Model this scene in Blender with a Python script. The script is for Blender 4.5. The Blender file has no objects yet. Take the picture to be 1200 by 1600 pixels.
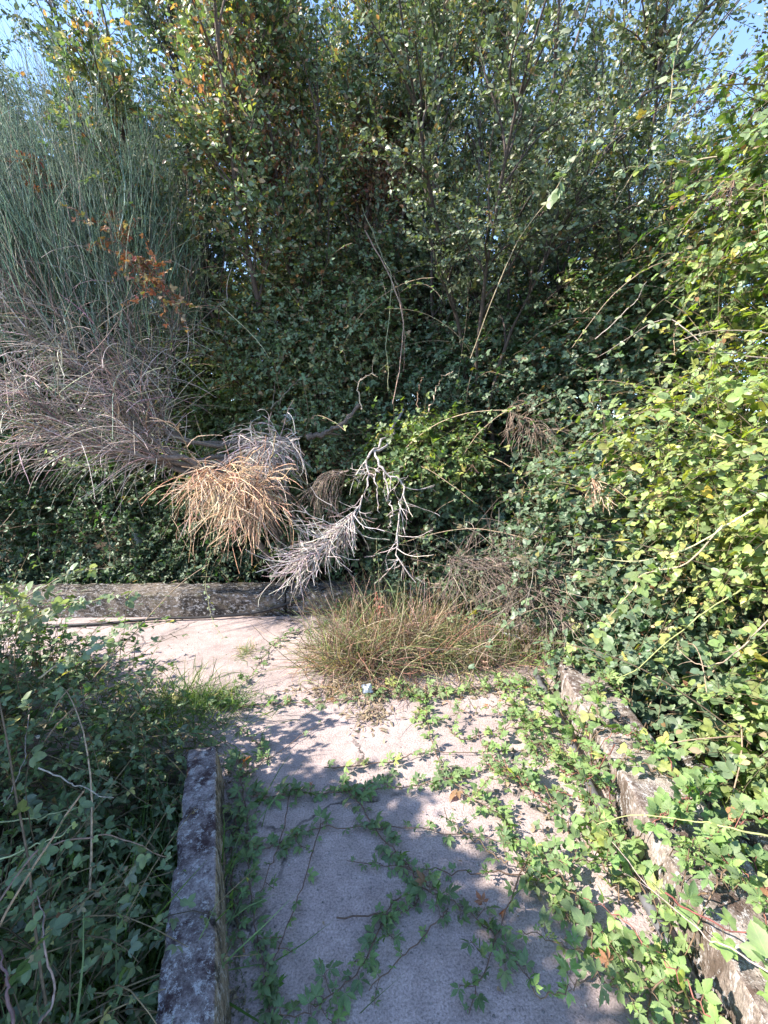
import bpy, math, random
import numpy as np
from mathutils import noise as mnoise, Vector

# ------------------------------------------------------------------ camera, sky, sun, exposure
S = bpy.context.scene
COL = S.collection
PITCH = math.radians(8.5); CAMH = 1.65; FPX = 671.0
cam = bpy.data.cameras.new("camera"); camo = bpy.data.objects.new("camera", cam); COL.objects.link(camo)
camo.location = (0, 0, CAMH); camo.rotation_euler = (math.radians(90) - PITCH, 0, 0)
cam.sensor_fit = 'VERTICAL'; cam.sensor_height = 36; cam.lens = 36 * FPX / 1600; cam.clip_end = 600; cam.clip_start = 0.02
S.camera = camo
SUN_EL = math.radians(41); SUN_AZ = math.radians(-104)          # azimuth from +Y towards +X
SUND = np.array([math.sin(SUN_AZ) * math.cos(SUN_EL), math.cos(SUN_AZ) * math.cos(SUN_EL), math.sin(SUN_EL)])
W = bpy.data.worlds.new("World"); S.world = W; W.use_nodes = True
nt = W.node_tree; bg = nt.nodes['Background']
sky = nt.nodes.new('ShaderNodeTexSky'); sky.sky_type = 'NISHITA'; sky.sun_disc = False
sky.sun_elevation = SUN_EL; sky.sun_rotation = SUN_AZ; sky.air_density = 0.9; sky.dust_density = 0.15; sky.ozone_density = 2.0
nt.links.new(sky.outputs[0], bg.inputs[0]); bg.inputs[1].default_value = 0.15
sl = bpy.data.lights.new("sun", 'SUN'); sl.energy = 3.9; sl.angle = math.radians(0.5); sl.color = (1.0, 0.91, 0.79)
so = bpy.data.objects.new("sun", sl); COL.objects.link(so)
so.rotation_euler = Vector(SUND).to_track_quat('Z', 'Y').to_euler(); so.location = (-8, 4, 8)
S.view_settings.view_transform = 'Standard'; S.view_settings.look = 'None'
S.view_settings.exposure = 1.98; S.view_settings.gamma = 1.0
S.cycles.max_bounces = 6; S.cycles.diffuse_bounces = 3; S.cycles.transmission_bounces = 4; S.cycles.glossy_bounces = 2

# ------------------------------------------------------------------ helpers
def at(px, py, t=None, z=None):
    """world point seen near a photograph position, at a chosen distance or height: used to survey the place"""
    u = (px - 600) / FPX; v = (800 - py) / FPX
    d = np.array([u, math.cos(PITCH) + v * math.sin(PITCH), -math.sin(PITCH) + v * math.cos(PITCH)])
    if z is not None: t = (z - CAMH) / d[2]
    return np.array([0, 0, CAMH]) + d * t

def nrm(a): return a / (np.linalg.norm(a, axis=-1, keepdims=True) + 1e-9)

class Geo:
    def __init__(s): s.v = []; s.f = []; s.c = []; s.l = []; s.n = 0      # f: list of (faces array k-wide)
    def add(s, V, faces, C=None, Lc=None):
        V = np.asarray(V, dtype=np.float32).reshape(-1, 3)
        for F in faces: s.f.append(np.asarray(F, dtype=np.int64) + s.n)
        s.v.append(V); s.n += len(V)
        s.c.append(np.ones((len(V), 3), np.float32) if C is None else np.asarray(C, np.float32).reshape(-1, 3))
        s.l.append(np.zeros((len(V), 3), np.float32) if Lc is None else np.asarray(Lc, np.float32).reshape(-1, 3))
    def build(s, name, mat, parent=None, smooth=True):
        V = np.concatenate(s.v); C = np.concatenate(s.c); L = np.concatenate(s.l)
        me = bpy.data.meshes.new(name)
        me.vertices.add(len(V)); me.vertices.foreach_set('co', V.ravel())
        loops = np.concatenate([F.ravel() for F in s.f]); cnt = np.concatenate([np.full(len(F), F.shape[1]) for F in s.f])
        me.loops.add(len(loops)); me.loops.foreach_set('vertex_index', loops.astype(np.int32))
        st = np.concatenate([[0], np.cumsum(cnt)[:-1]])
        me.polygons.add(len(cnt)); me.polygons.foreach_set('loop_start', st.astype(np.int32))
        if smooth: me.polygons.foreach_set('use_smooth', np.ones(len(cnt), dtype=bool))
        a = me.attributes.new('Col', 'FLOAT_COLOR', 'POINT'); a.data.foreach_set('color', np.concatenate([C, np.ones((len(C), 1), np.float32)], 1).ravel())
        a = me.attributes.new('lc', 'FLOAT_VECTOR', 'POINT'); a.data.foreach_set('vector', L.ravel())
        me.update(calc_edges=True); me.validate()
        me.materials.append(mat)
        o = bpy.data.objects.new(name, me); COL.objects.link(o)
        if parent is not None: o.parent = parent; o.location = -parent.location if parent.parent is None else (0, 0, 0)
        return o

def tag(o, label, cat, group=None):
    o['label'] = label; o['category'] = cat
    if group: o['group'] = group
    return o
def thing(name, label, cat, loc, group=None):
    o = bpy.data.objects.new(name, None); COL.objects.link(o); o.location = [float(x) for x in loc]; o.empty_display_size = 0.1
    return tag(o, label, cat, group)

# ---- curves
def grow(P, D, L, n, droop, wob, rng, up=0.0):
    P = np.array(P, float).reshape(-1, 3); D = nrm(np.array(D, float).reshape(-1, 3)); L = np.broadcast_to(np.asarray(L, float), (len(P),))
    out = [P]; drift = rng.normal(size=P.shape) * wob
    for i in range(n - 1):
        dr = np.asarray(droop) if np.ndim(droop) == 0 else np.asarray(droop)
        D = D + drift * 0.6 + rng.normal(size=P.shape) * wob * 0.7
        D[:, 2] += (up - dr)
        D = nrm(D); P = P + D * (L / (n - 1))[:, None]; out.append(P)
    return np.stack(out, 1)

def smooth_path(pts, n, rng=None, jit=0.0):
    p = np.array(pts, float)
    if len(p) == 2: p = np.array([p[0], (p[0] + p[1]) / 2, p[1]])
    q = np.concatenate([[2 * p[0] - p[1]], p, [2 * p[-1] - p[-2]]])
    ts = np.linspace(0, len(p) - 1 - 1e-6, n); out = []
    for t in ts:
        i = int(t); f = t - i; a, b, c, d = q[i:i + 4]
        out.append(0.5 * ((2 * b) + (-a + c) * f + (2 * a - 5 * b + 4 * c - d) * f * f + (-a + 3 * b - 3 * c + d) * f ** 3))
    out = np.array(out)
    if rng is not None and jit: out[1:] += rng.normal(size=out[1:].shape) * jit
    return out

def sample(curves, idx, t):
    n = curves.shape[1]; x = np.clip(t, 0, 0.9999) * (n - 1); i = x.astype(int); f = (x - i)[:, None]
    a = curves[idx, i]; b = curves[idx, i + 1]
    return a * (1 - f) + b * f, nrm(b - a)

def spawn(curves, per, t0, t1, ang, rng, up=0.0, out=None):
    M = len(curves); idx = np.repeat(np.arange(M), per); t = rng.uniform(t0, t1, len(idx))
    P, T = sample(curves, idx, t)
    R = rng.normal(size=P.shape); R = nrm(R - T * (R * T).sum(1, keepdims=True))
    a = np.radians(rng.uniform(ang[0], ang[1], len(idx)))[:, None]
    D = T * np.cos(a) + R * np.sin(a); D[:, 2] += up
    if out is not None: D = D + np.asarray(out)
    return P, nrm(D), idx, t

def tubes(g, curves, r0, r1, k=4, col=None, rng=None, jitc=0.12):
    C = np.asarray(curves, float); M, n, _ = C.shape
    T = np.gradient(C, axis=1); T = nrm(T)
    ref = np.where(np.abs(T[..., 2:3]) > 0.9, np.array([1.0, 0, 0]), np.array([0, 0, 1.0]))
    A = nrm(np.cross(T, ref)); B = np.cross(T, A)
    r0 = np.broadcast_to(np.asarray(r0, float), (M,)); r1 = np.broadcast_to(np.asarray(r1, float), (M,))
    rr = r0[:, None] + (r1 - r0)[:, None] * np.linspace(0, 1, n)[None]
    if k >= 6 and rng is not None: rr = rr * (1 + rng.normal(size=rr.shape) * 0.09)
    th = np.linspace(0, 2 * math.pi, k, endpoint=False)
    ring = A[:, :, None] * np.cos(th)[None, None, :, None] + B[:, :, None] * np.sin(th)[None, None, :, None]
    V = C[:, :, None] + ring * rr[:, :, None, None]
    m = np.arange(M)[:, None, None] * n * k; i = np.arange(n - 1)[None, :, None] * k; j = np.arange(k)[None, None]; j2 = (j + 1) % k
    F = np.stack([m + i + j, m + i + j2, m + i + k + j2, m + i + k + j], -1).reshape(-1, 4)
    if col is None: CC = None
    else:
        cc = np.broadcast_to(np.asarray(col, float), (M, 3)).copy()
        if rng is not None: cc *= (1 + rng.normal(size=(M, 1)) * jitc).clip(.4, 1.8)
        CC = np.broadcast_to(cc[:, None, None], (M, n, k, 3)).reshape(-1, 3)
    g.add(V, [F], CC)

def ribbons(g, curves, w, rng, pal):
    """grass blades: folded tapering strips"""
    C = np.asarray(curves, float); M, n, _ = C.shape
    T = nrm(np.gradient(C, axis=1)); R = nrm(rng.normal(size=(M, 1, 3))); A = nrm(np.cross(T, np.broadcast_to(R, T.shape)))
    prof = np.sin(np.linspace(0.35, math.pi, n)) ** 0.6; prof[-1] = 0.02
    ww = np.broadcast_to(np.asarray(w, float), (M,))[:, None] * prof[None]
    V = np.stack([C - A * ww[..., None] / 2, C + A * ww[..., None] / 2], 2)
    m = np.arange(M)[:, None] * n * 2; i = np.arange(n - 1)[None] * 2
    F = np.stack([m + i, m + i + 1, m + i + 3, m + i + 2], -1).reshape(-1, 4)
    cc = palette(pal, M, rng)
    g.add(V, [F], np.broadcast_to(cc[:, None], (M, n * 2, 3)).reshape(-1, 3))

# ---- leaves: x along, y across, z up; list of (x, halfwidth)
def leaf_template(rows, fold=0.18, curl=0.12):
    V = []; F3 = []; F4 = []; L = []
    prev = None
    for i, (x, w) in enumerate(rows):
        z = -curl * x * x
        if w < 1e-6:
            V.append((x, 0, z)); L.append((x, 0, 0)); cur = [len(V) - 1]
        else:
            for s in (-1, 0, 1): V.append((x, s * w, z + abs(s) * w * fold * 2)); L.append((x, s * w, 0))
            cur = [len(V) - 3, len(V) - 2, len(V) - 1]
        if prev is not None:
            if len(prev) == 1 and len(cur) == 3: F3 += [(prev[0], cur[1], cur[0]), (prev[0], cur[2], cur[1])]
            elif len(prev) == 3 and len(cur) == 3: F4 += [(prev[0], prev[1], cur[1], cur[0]), (prev[1], prev[2], cur[2], cur[1])]
            elif len(prev) == 3 and len(cur) == 1: F3 += [(prev[0], prev[1], cur[0]), (prev[1], prev[2], cur[0])]
        prev = cur
    return np.array(V, float), np.array(F3, int).reshape(-1, 3), np.array(F4, int).reshape(-1, 4), np.array(L, float)
T_DIA = (np.array([(0, 0, 0), (.45, -.24, .07), (1, 0, -.1), (.45, .24, .07)], float), np.array([(0, 2, 1), (0, 3, 2)]), np.zeros((0, 4), int), np.array([(0, 0, 0), (.45, -.24, 0), (1, 0, 0), (.45, .24, 0)], float))
T_OVAL = leaf_template([(0, 0), (.28, .27), (.66, .26), (1, 0)])
T_ROUND = leaf_template([(0, 0), (.16, .26), (.5, .38), (.82, .24), (1, 0)], .12, .1)
T_LONG = leaf_template([(0, 0), (.25, .12), (.6, .13), (1, 0)], .15, .3)
T_TOOTH = leaf_template([(0, 0), (.1, .08), (.2, .24), (.26, .21), (.38, .34), (.43, .29), (.55, .36), (.6, .29), (.71, .28), (.75, .21), (.86, .15), (.89, .1), (1, 0)], .13, .16)
T_CREEP = leaf_template([(0, 0), (.18, .07), (.38, .20), (.43, .16), (.57, .26), (.62, .18), (.76, .17), (.8, .1), (1, 0)], .2, .25)

def palette(pal, M, rng, jit=0.16):
    cols = np.array([p[0] for p in pal], float); w = np.array([p[1] for p in pal], float); w /= w.sum()
    c = cols[rng.choice(len(cols), M, p=w)]
    return (c * (1 + rng.normal(size=(M, 1)) * jit).clip(.5, 1.6) * (1 + rng.normal(size=(M, 3)) * jit * .35)).clip(0.002, .9)

def stamp(g, tpl, P, D, N, size, col, wide=1.0):
    V, F3, F4, L = tpl; M = len(P); nv = len(V)
    D = nrm(D); N = nrm(N - D * (N * D).sum(1, keepdims=True)); Y = np.cross(N, D)
    s = np.broadcast_to(np.asarray(size, float), (M,))[:, None, None]; wd = np.broadcast_to(np.asarray(wide, float), (M,))[:, None, None]
    X = P[:, None] + s * (V[None, :, :1] * D[:, None] + V[None, :, 1:2] * wd * Y[:, None] + V[None, :, 2:3] * N[:, None])
    off = (np.arange(M) * nv)[:, None, None]; fs = []
    if len(F3): fs.append((F3[None] + off).reshape(-1, 3))
    if len(F4): fs.append((F4[None] + off).reshape(-1, 4))
    g.add(X, fs, np.repeat(col, nv, 0), np.broadcast_to(L[None], (M, nv, 3)))

def leaves_on(g, curves, per, size, rng, pal, tpl=T_OVAL, t0=.1, t1=1.0, angles=(0,), asz=(1,), pet=.4, nup=.8, nsun=.5, nout=None, rnd=.55, lift=.1, stems=None, stemcol=(.12, .09, .04), fwd=.5, sort=True, patch=None):
    M = len(curves); idx = np.repeat(np.arange(M), per); k = np.tile(np.arange(per), M)
    t = t0 + (t1 - t0) * (k + rng.uniform(.1, .9, len(idx))) / per
    P, T = sample(curves, idx, t)
    side = nrm(np.cross(T, np.array([0, 0, 1.0]) + rng.normal(size=P.shape) * .25)) * np.where(k % 2, 1, -1)[:, None]
    D = nrm(T * fwd + side * .8 + rng.normal(size=P.shape) * .35 + np.array([0, 0, lift]))
    N = np.array([0, 0, nup]) + SUND * nsun + rng.normal(size=P.shape) * rnd
    if nout is not None: N = N + nout(P)
    sz = size * rng.uniform(.45, 1.35, len(P)) * (1 - .35 * t)
    c = palette(pal, len(P), rng)
    if patch is not None: c = patch(P, c)
    Q = P + D * (sz * pet)[:, None]
    if stems is not None:
        mid = (P + Q) / 2; mid[:, 2] += sz * .06
        tubes(stems, np.stack([P, mid, Q], 1), .0011, .0008, 3, stemcol)
    N = nrm(N - D * (N * D).sum(1, keepdims=True)); Y = np.cross(N, D)
    for a, q in zip(angles, asz):
        ar = math.radians(a) + rng.normal(size=(len(P), 1)) * .12
        Da = D * np.cos(ar) + Y * np.sin(ar) + rng.normal(size=P.shape) * .08
        Na = N + rng.normal(size=P.shape) * .22
        stamp(g, tpl, Q, Da, Na, sz * q * rng.uniform(.85, 1.1, len(P)), c, rng.uniform(.85, 1.15, len(P)))
TRI = ((-72, 0, 72), (.82, 1, .82)); QUI = ((-105, -50, 0, 50, 105), (.62, .85, 1, .85, .62)); ONE = ((0,), (1,))

# ------------------------------------------------------------------ materials
def mat(name):
    m = bpy.data.materials.new(name); m.use_nodes = True; t = m.node_tree; return m, t, t.nodes['Principled BSDF'], t.nodes['Material Output']
def N_(t, kind, **kw):
    n = t.nodes.new(kind)
    for k, v in kw.items():
        if k in n.inputs: n.inputs[k].default_value = v
        else: setattr(n, k, v)
    return n
def mixc(t, fac, a, b, mode='MIX'):
    m = t.nodes.new('ShaderNodeMix'); m.data_type = 'RGBA'; m.blend_type = mode
    for sock, v in ((m.inputs[0], fac), (m.inputs[6], a), (m.inputs[7], b)):
        if hasattr(v, 'is_output'): t.links.new(v, sock)
        else: sock.default_value = v if not isinstance(v, tuple) else (*v[:3], 1)
    return m.outputs[2]
def ramp(t, src, stops):
    r = t.nodes.new('ShaderNodeValToRGB'); e = r.color_ramp.elements
    while len(e) < len(stops): e.new(0.5)
    for x, (p, c) in zip(e, stops): x.position = p; x.color = (*c, 1) if isinstance(c, tuple) else (c, c, c, 1)
    t.links.new(src, r.inputs[0]); return r.outputs[0]
def math_(t, op, a, b=None):
    m = t.nodes.new('ShaderNodeMath'); m.operation = op
    for s, v in zip(m.inputs, (a, b)):
        if v is None: continue
        if hasattr(v, 'is_output'): t.links.new(v, s)
        else: s.default_value = v
    return m.outputs[0]

def leaf_mat(name, trans=.35, rough=.42, veins=.35, spec=.4, under=1.25):
    m, t, b, out = mat(name)
    at_ = N_(t, 'ShaderNodeAttribute', attribute_name='Col'); lc = N_(t, 'ShaderNodeAttribute', attribute_name='lc')
    col = at_.outputs['Color']
    if veins:
        sep = t.nodes.new('ShaderNodeSeparateXYZ'); t.links.new(lc.outputs['Vector'], sep.inputs[0])
        ay = math_(t, 'ABSOLUTE', sep.outputs[1])
        mid = math_(t, 'LESS_THAN', ay, .016)
        fr = math_(t, 'FRACT', math_(t, 'MULTIPLY', math_(t, 'SUBTRACT', sep.outputs[0], math_(t, 'MULTIPLY', ay, .9)), 7.0))
        sv = math_(t, 'LESS_THAN', fr, .13)
        v = math_(t, 'MULTIPLY', math_(t, 'MAXIMUM', mid, math_(t, 'MULTIPLY', sv, .6)), veins)
        col = mixc(t, v, col, mixc(t, .5, col, (.30, .36, .14)))
    tc = N_(t, 'ShaderNodeTexCoord'); no = N_(t, 'ShaderNodeTexNoise', Scale=45.0, Detail=2.0); t.links.new(tc.outputs['Object'], no.inputs['Vector'])
    col = mixc(t, 1.0, col, ramp(t, no.outputs[0], [(.3, .72), (.7, 1.25)]), 'MULTIPLY')
    geo = t.nodes.new('ShaderNodeNewGeometry')
    colb = mixc(t, 1.0, mixc(t, .35, col, (.22, .26, .18)), (under, under, under), 'MULTIPLY')
    colf = mixc(t, geo.outputs['Backfacing'], col, colb)
    t.links.new(colf, b.inputs['Base Color']); b.inputs['Roughness'].default_value = rough; b.inputs['Specular IOR Level'].default_value = spec
    tr = t.nodes.new('ShaderNodeBsdfTranslucent')
    t.links.new(mixc(t, 1.0, col, (1.75, 1.9, .8), 'MULTIPLY'), tr.inputs[0])
    mx = t.nodes.new('ShaderNodeMixShader'); mx.inputs[0].default_value = trans
    t.links.new(b.outputs[0], mx.inputs[1]); t.links.new(tr.outputs[0], mx.inputs[2]); t.links.new(mx.outputs[0], out.inputs[0])
    return m
def stem_mat(name, rough=.8):
    m, t, b, out = mat(name)
    a = N_(t, 'ShaderNodeAttribute', attribute_name='Col'); tc = N_(t, 'ShaderNodeTexCoord')
    no = N_(t, 'ShaderNodeTexNoise', Scale=60.0, Detail=3.0); t.links.new(tc.outputs['Object'], no.inputs['Vector'])
    t.links.new(mixc(t, 1.0, a.outputs['Color'], ramp(t, no.outputs[0], [(.3, .6), (.7, 1.35)]), 'MULTIPLY'), b.inputs['Base Color'])
    b.inputs['Roughness'].default_value = rough
    bu = N_(t, 'ShaderNodeBump', Strength=.4, Distance=.004); t.links.new(no.outputs[0], bu.inputs['Height']); t.links.new(bu.outputs[0], b.inputs['Normal'])
    return m
M_leaf = leaf_mat('bramble_leaf'); M_tree = leaf_mat('tree_leaf', .26, .42, 0, .45); M_creep = leaf_mat('creeper_leaf', .35, .5, .5, .3)
M_dry = leaf_mat('withered_leaf', .2, .8, 0, .1); M_grass = leaf_mat('grass_blade', .3, .5, 0, .3); M_stem = stem_mat('plant_stem'); M_bark = stem_mat('bark', .9)

def concrete(name, c_lo, c_hi, lichen=0, dark=(.05, .045, .045), moss=0.0, grain=1.0, stretch=(1, 1, 1), cracks=False):
    m, t, b, out = mat(name)
    tc = N_(t, 'ShaderNodeTexCoord'); mp = N_(t, 'ShaderNodeMapping'); mp.inputs['Scale'].default_value = stretch
    t.links.new(tc.outputs['Object'], mp.inputs[0]); vec = mp.outputs[0]
    def nz(sc, det=6.0, rg=.6, w=vec):
        n = N_(t, 'ShaderNodeTexNoise', Scale=sc, Detail=det, Roughness=rg); t.links.new(w, n.inputs['Vector']); return n.outputs[0]
    big = nz(1.6, 5); mid = nz(14, 6, .65); fine = nz(130, 4, .7)
    col = ramp(t, big, [(.35, c_lo), (.65, c_hi)])
    col = mixc(t, 1.0, col, ramp(t, mid, [(.3, .78), (.7, 1.14)]), 'MULTIPLY')
    col = mixc(t, 1.0, col, ramp(t, fine, [(.32, .5), (.5, 1.0), (.68, 1.36)]), 'MULTIPLY')
    vo = N_(t, 'ShaderNodeTexVoronoi', Scale=75.0); t.links.new(vec, vo.inputs['Vector'])
    col = mixc(t, ramp(t, vo.outputs['Distance'], [(.0, .55), (.16, 0.0)]), col, (.11, .1, .095))
    # stray dark stains
    st = nz(5.5, 8, .72); col = mixc(t, ramp(t, st, [(.57, 0.0), (.72, .55)]), col, (.16, .14, .13))
    if lichen:
        l = nz(11, 10, .78); l2 = nz(3.2, 4, .6)
        s = math_(t, 'ADD', math_(t, 'MULTIPLY', l, .7), math_(t, 'MULTIPLY', l2, .35))
        col = mixc(t, ramp(t, s, [(.5 - .015 * lichen, 1.0), (.575, 0.0)]), col, dark)
        w_ = nz(34, 9, .85); col = mixc(t, ramp(t, w_, [(.535, 0.0), (.57, .9)]), col, (.46, .45, .46))
    if moss:
        mo = nz(7, 7, .7); col = mixc(t, ramp(t, mo, [(.55, 0.0), (.66, moss)]), col, (.07, .07, .025))
    if cracks:   # hairline cracks, dirt blotches and damp marks in the cast slab
        wn = N_(t, 'ShaderNodeTexNoise', Scale=3.0, Detail=5.0, Roughness=.7); t.links.new(vec, wn.inputs['Vector'])
        wv = mixc(t, .22, vec, wn.outputs['Color'])
        ve = N_(t, 'ShaderNodeTexVoronoi', Scale=1.15, feature='DISTANCE_TO_EDGE'); t.links.new(wv, ve.inputs['Vector'])
        cmask = math_(t, 'MULTIPLY', ramp(t, ve.outputs['Distance'], [(.0, 1.0), (.006, .8), (.011, 0.0)]), ramp(t, nz(2.2, 3), [(.45, 0.0), (.55, 1.0)]))
        col = mixc(t, cmask, col, (.07, .06, .055))
        col = mixc(t, ramp(t, nz(2.3, 9, .7), [(.5, 0.0), (.68, .5)]), col, (.20, .175, .16))
        col = mixc(t, ramp(t, nz(9, 9, .8), [(.6, 0.0), (.7, .5)]), col, (.09, .08, .065))
        col = mixc(t, ramp(t, nz(48, 4, .8), [(.64, 0.0), (.68, .7)]), col, (.10, .09, .085))
    t.links.new(col, b.inputs['Base Color']); b.inputs['Roughness'].default_value = .9; b.inputs['Specular IOR Level'].default_value = .2
    h = math_(t, 'ADD', math_(t, 'MULTIPLY', fine, .5), math_(t, 'MULTIPLY', mid, 1.0))
    h = math_(t, 'ADD', h, math_(t, 'MULTIPLY', ramp(t, vo.outputs['Distance'], [(.0, 0.0), (.3, 1.0)]), .35))
    bu = N_(t, 'ShaderNodeBump', Strength=.9, Distance=.008 * grain); t.links.new(h, bu.inputs['Height']); t.links.new(bu.outputs[0], b.inputs['Normal'])
    return m
M_slab = concrete('path_concrete', (.335, .27, .262), (.43, .35, .335), cracks=True)
M_kerb = concrete('lichened_concrete', (.20, .17, .17), (.32, .28, .29), 2.4, (.06, .038, .04), .1, 1.8)
M_kside = concrete('weathered_concrete_side', (.24, .19, .14), (.36, .3, .22), .4, (.05, .045, .035), .5, 1.6)
M_wall = concrete('weathered_wall_concrete', (.115, .095, .078), (.20, .165, .135), 1.3, (.035, .03, .027), .5, 2.2, (.8, 1, 1.2))
M_right = concrete('flaking_wall_concrete', (.24, .205, .19), (.40, .35, .32), 1.5, (.085, .06, .05), .15, 2.0)

M_rside = concrete('flaking_wall_side', (.20, .165, .145), (.36, .30, .265), 1.1, (.10, .075, .06), .15, 2.0, (1, 1, .45))
def plain(name, c, rough=.6, ns=30, bump=.3):
    m, t, b, out = mat(name); tc = N_(t, 'ShaderNodeTexCoord'); no = N_(t, 'ShaderNodeTexNoise', Scale=float(ns), Detail=4.0); t.links.new(tc.outputs['Object'], no.inputs['Vector'])
    t.links.new(mixc(t, 1.0, c, ramp(t, no.outputs[0], [(.3, .7), (.7, 1.25)]), 'MULTIPLY'), b.inputs['Base Color']); b.inputs['Roughness'].default_value = rough
    bu = N_(t, 'ShaderNodeBump', Strength=bump, Distance=.003); t.links.new(no.outputs[0], bu.inputs['Height']); t.links.new(bu.outputs[0], b.inputs['Normal'])
    return m
M_soil = plain('soil_and_litter', (.045, .033, .022), .95, 18, .8)
M_paper = plain('white_litter', (.62, .64, .66), .5, 20); M_black = plain('black_rubber', (.018, .018, .02), .45, 40); M_grey = plain('grey_plastic_pipe', (.10, .10, .11), .55, 30)
M_berry = plain('blackberry_fruit', (.022, .008, .014), .3, 60)

# ------------------------------------------------------------------ the setting
def ground_z(x, y):
    base = -0.38
    back = 2.6 * np.clip((y - 5.4) / 4.0, 0, 1)
    right = 1.7 * np.clip((x - 2.5) / 2.2, 0, 1) ** 1.1 * np.clip((y + 1) / 2, 0, 1)
    left = 0.5 * np.clip((-x - 6) / 4, 0, 1)
    return base + np.maximum(np.maximum(back, right), left)
def make_ground():
    s = np.linspace(-1, 1, 241); c = np.sign(s) * (np.abs(s) * 7 + np.abs(s) ** 6 * 180)
    X, Y = np.meshgrid(c, c + 2.5, indexing='ij'); Z = ground_z(X, Y)
    Z = Z + .05 * np.sin(X * 3.1 + Y * 1.7) * np.cos(Y * 2.3 - X) + .03 * np.sin(X * 9 + 2 * np.sin(Y * 7))
    n = len(s); i = np.arange(n - 1)[:, None] * n + np.arange(n - 1)[None]
    F = np.stack([i, i + n, i + n + 1, i + 1], -1).reshape(-1, 4)
    g = Geo(); g.add(np.stack([X, Y, Z], -1), [F]); o = g.build('ground', M_soil); o['kind'] = 'structure'
make_ground()

LK = lambda y: -.085 - .385 * y          # inner face line of the left kerb
RK = lambda y: .862 + .112 * y           # inner face line of the right wall
def make_path():
    pts = [(LK(-.7) - .05, -.7), (LK(2.0) - .05, 2.0), (-1.15, 2.12), (-6.5, 2.3), (-6.5, 4.2), (2.3, 4.45), (RK(2.6) + .12, 2.6), (RK(-.7) + .12, -.7)]
    n = len(pts); V = [(x, y, 0) for x, y in pts] + [(x, y, -.45) for x, y in pts]
    me = bpy.data.meshes.new('path'); me.from_pydata(V, [], [tuple(range(n - 1, -1, -1))] + [tuple(range(n, 2 * n))] + [(i, (i + 1) % n, n + (i + 1) % n, n + i) for i in range(n)])
    import bmesh
    bm = bmesh.new(); bm.from_mesh(me); bmesh.ops.recalc_face_normals(bm, faces=bm.faces); bm.to_mesh(me); bm.free()
    me.materials.append(M_slab); o = bpy.data.objects.new('path', me); COL.objects.link(o); o['kind'] = 'structure'
make_path()

def rough_beam(name, a, b, w, z0, z1, mtop, mside, label, cat, segs=90, amp=.012, round_=.02, seed=0, side=1, group=None, chips=1.0, taper=0.0, batter=0.0):
    """cast concrete beam; a->b is the inner face line, body extends to the given side; grid skin, worn edges"""
    a = np.array(a, float); b = np.array(b, float); d = b - a; L = np.linalg.norm(d); d /= L; n = np.array([d[1], -d[0]]) * side
    prof = []
    k = 9; h = z1 - z0
    for i in range(k): prof.append((-batter * (1 - i / (k - 1)), z0 + (h - round_) * i / (k - 1)))
    prof.append((round_ * .3, z1 - round_ * .3))
    for i in range(k): prof.append((round_ + (w - 2 * round_) * i / (k - 1), z1))
    prof.append((w - round_ * .3, z1 - round_ * .3))
    for i in range(k): prof.append((w, z1 - round_ - (h - round_) * i / (k - 1)))
    m = len(prof); V = []; top = []
    for i in range(segs + 1):
        s = L * i / segs
        for j, (q, z) in enumerate(prof):
            q = q * (1 - taper * (1 - i / segs))
            p = Vector((a[0] + d[0] * s + n[0] * q, a[1] + d[1] * s + n[1] * q, z))
            nz1 = mnoise.noise(p * 6 + Vector((seed, 0, 0))); nz2 = mnoise.noise(p * 23 + Vector((seed, 3, 0)))
            edge = 1.0 if (k - 1 <= j <= k + 1 or 2 * k <= j <= 2 * k + 2) else .35
            e = (nz1 * .7 + nz2 * .5) * amp * (.5 + edge)
            ch = max(0, mnoise.noise(p * 9 + Vector((9 + seed, 0, 5))) - .18) * .12 * chips * (1 if edge == 1 else .1)
            c = Vector((a[0] + d[0] * s + n[0] * w / 2, a[1] + d[1] * s + n[1] * w / 2, z0 + h * .4))
            dirv = (p - c); dirv -= Vector((d[0], d[1], 0)) * dirv.dot(Vector((d[0], d[1], 0))); dirv.normalize()
            p = p + dirv * (e - ch)
            if i in (0, segs): p = p + Vector((d[0], d[1], 0)) * nz2 * .01
            V.append(p)
    F = []; mi = []
    for i in range(segs):
        for j in range(m - 1):
            F.append((i * m + j, (i + 1) * m + j, (i + 1) * m + j + 1, i * m + j + 1)); mi.append(0 if (k <= j < 2 * k + 1) else 1)
    F.append(tuple(range(m))); mi.append(1); F.append(tuple(segs * m + j for j in range(m - 1, -1, -1))); mi.append(1)
    me = bpy.data.meshes.new(name); me.from_pydata([tuple(v) for v in V], [], F)
    me.materials.append(mtop); me.materials.append(mside); me.polygons.foreach_set('material_index', mi)
    me.polygons.foreach_set('use_smooth', [x < len(F) - 2 for x in range(len(F))])
    import bmesh
    bm = bmesh.new(); bm.from_mesh(me); bmesh.ops.recalc_face_normals(bm, faces=bm.faces); bm.to_mesh(me); bm.free()
    o = bpy.data.objects.new(name, me); COL.objects.link(o); return tag(o, label, cat, group)

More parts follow.
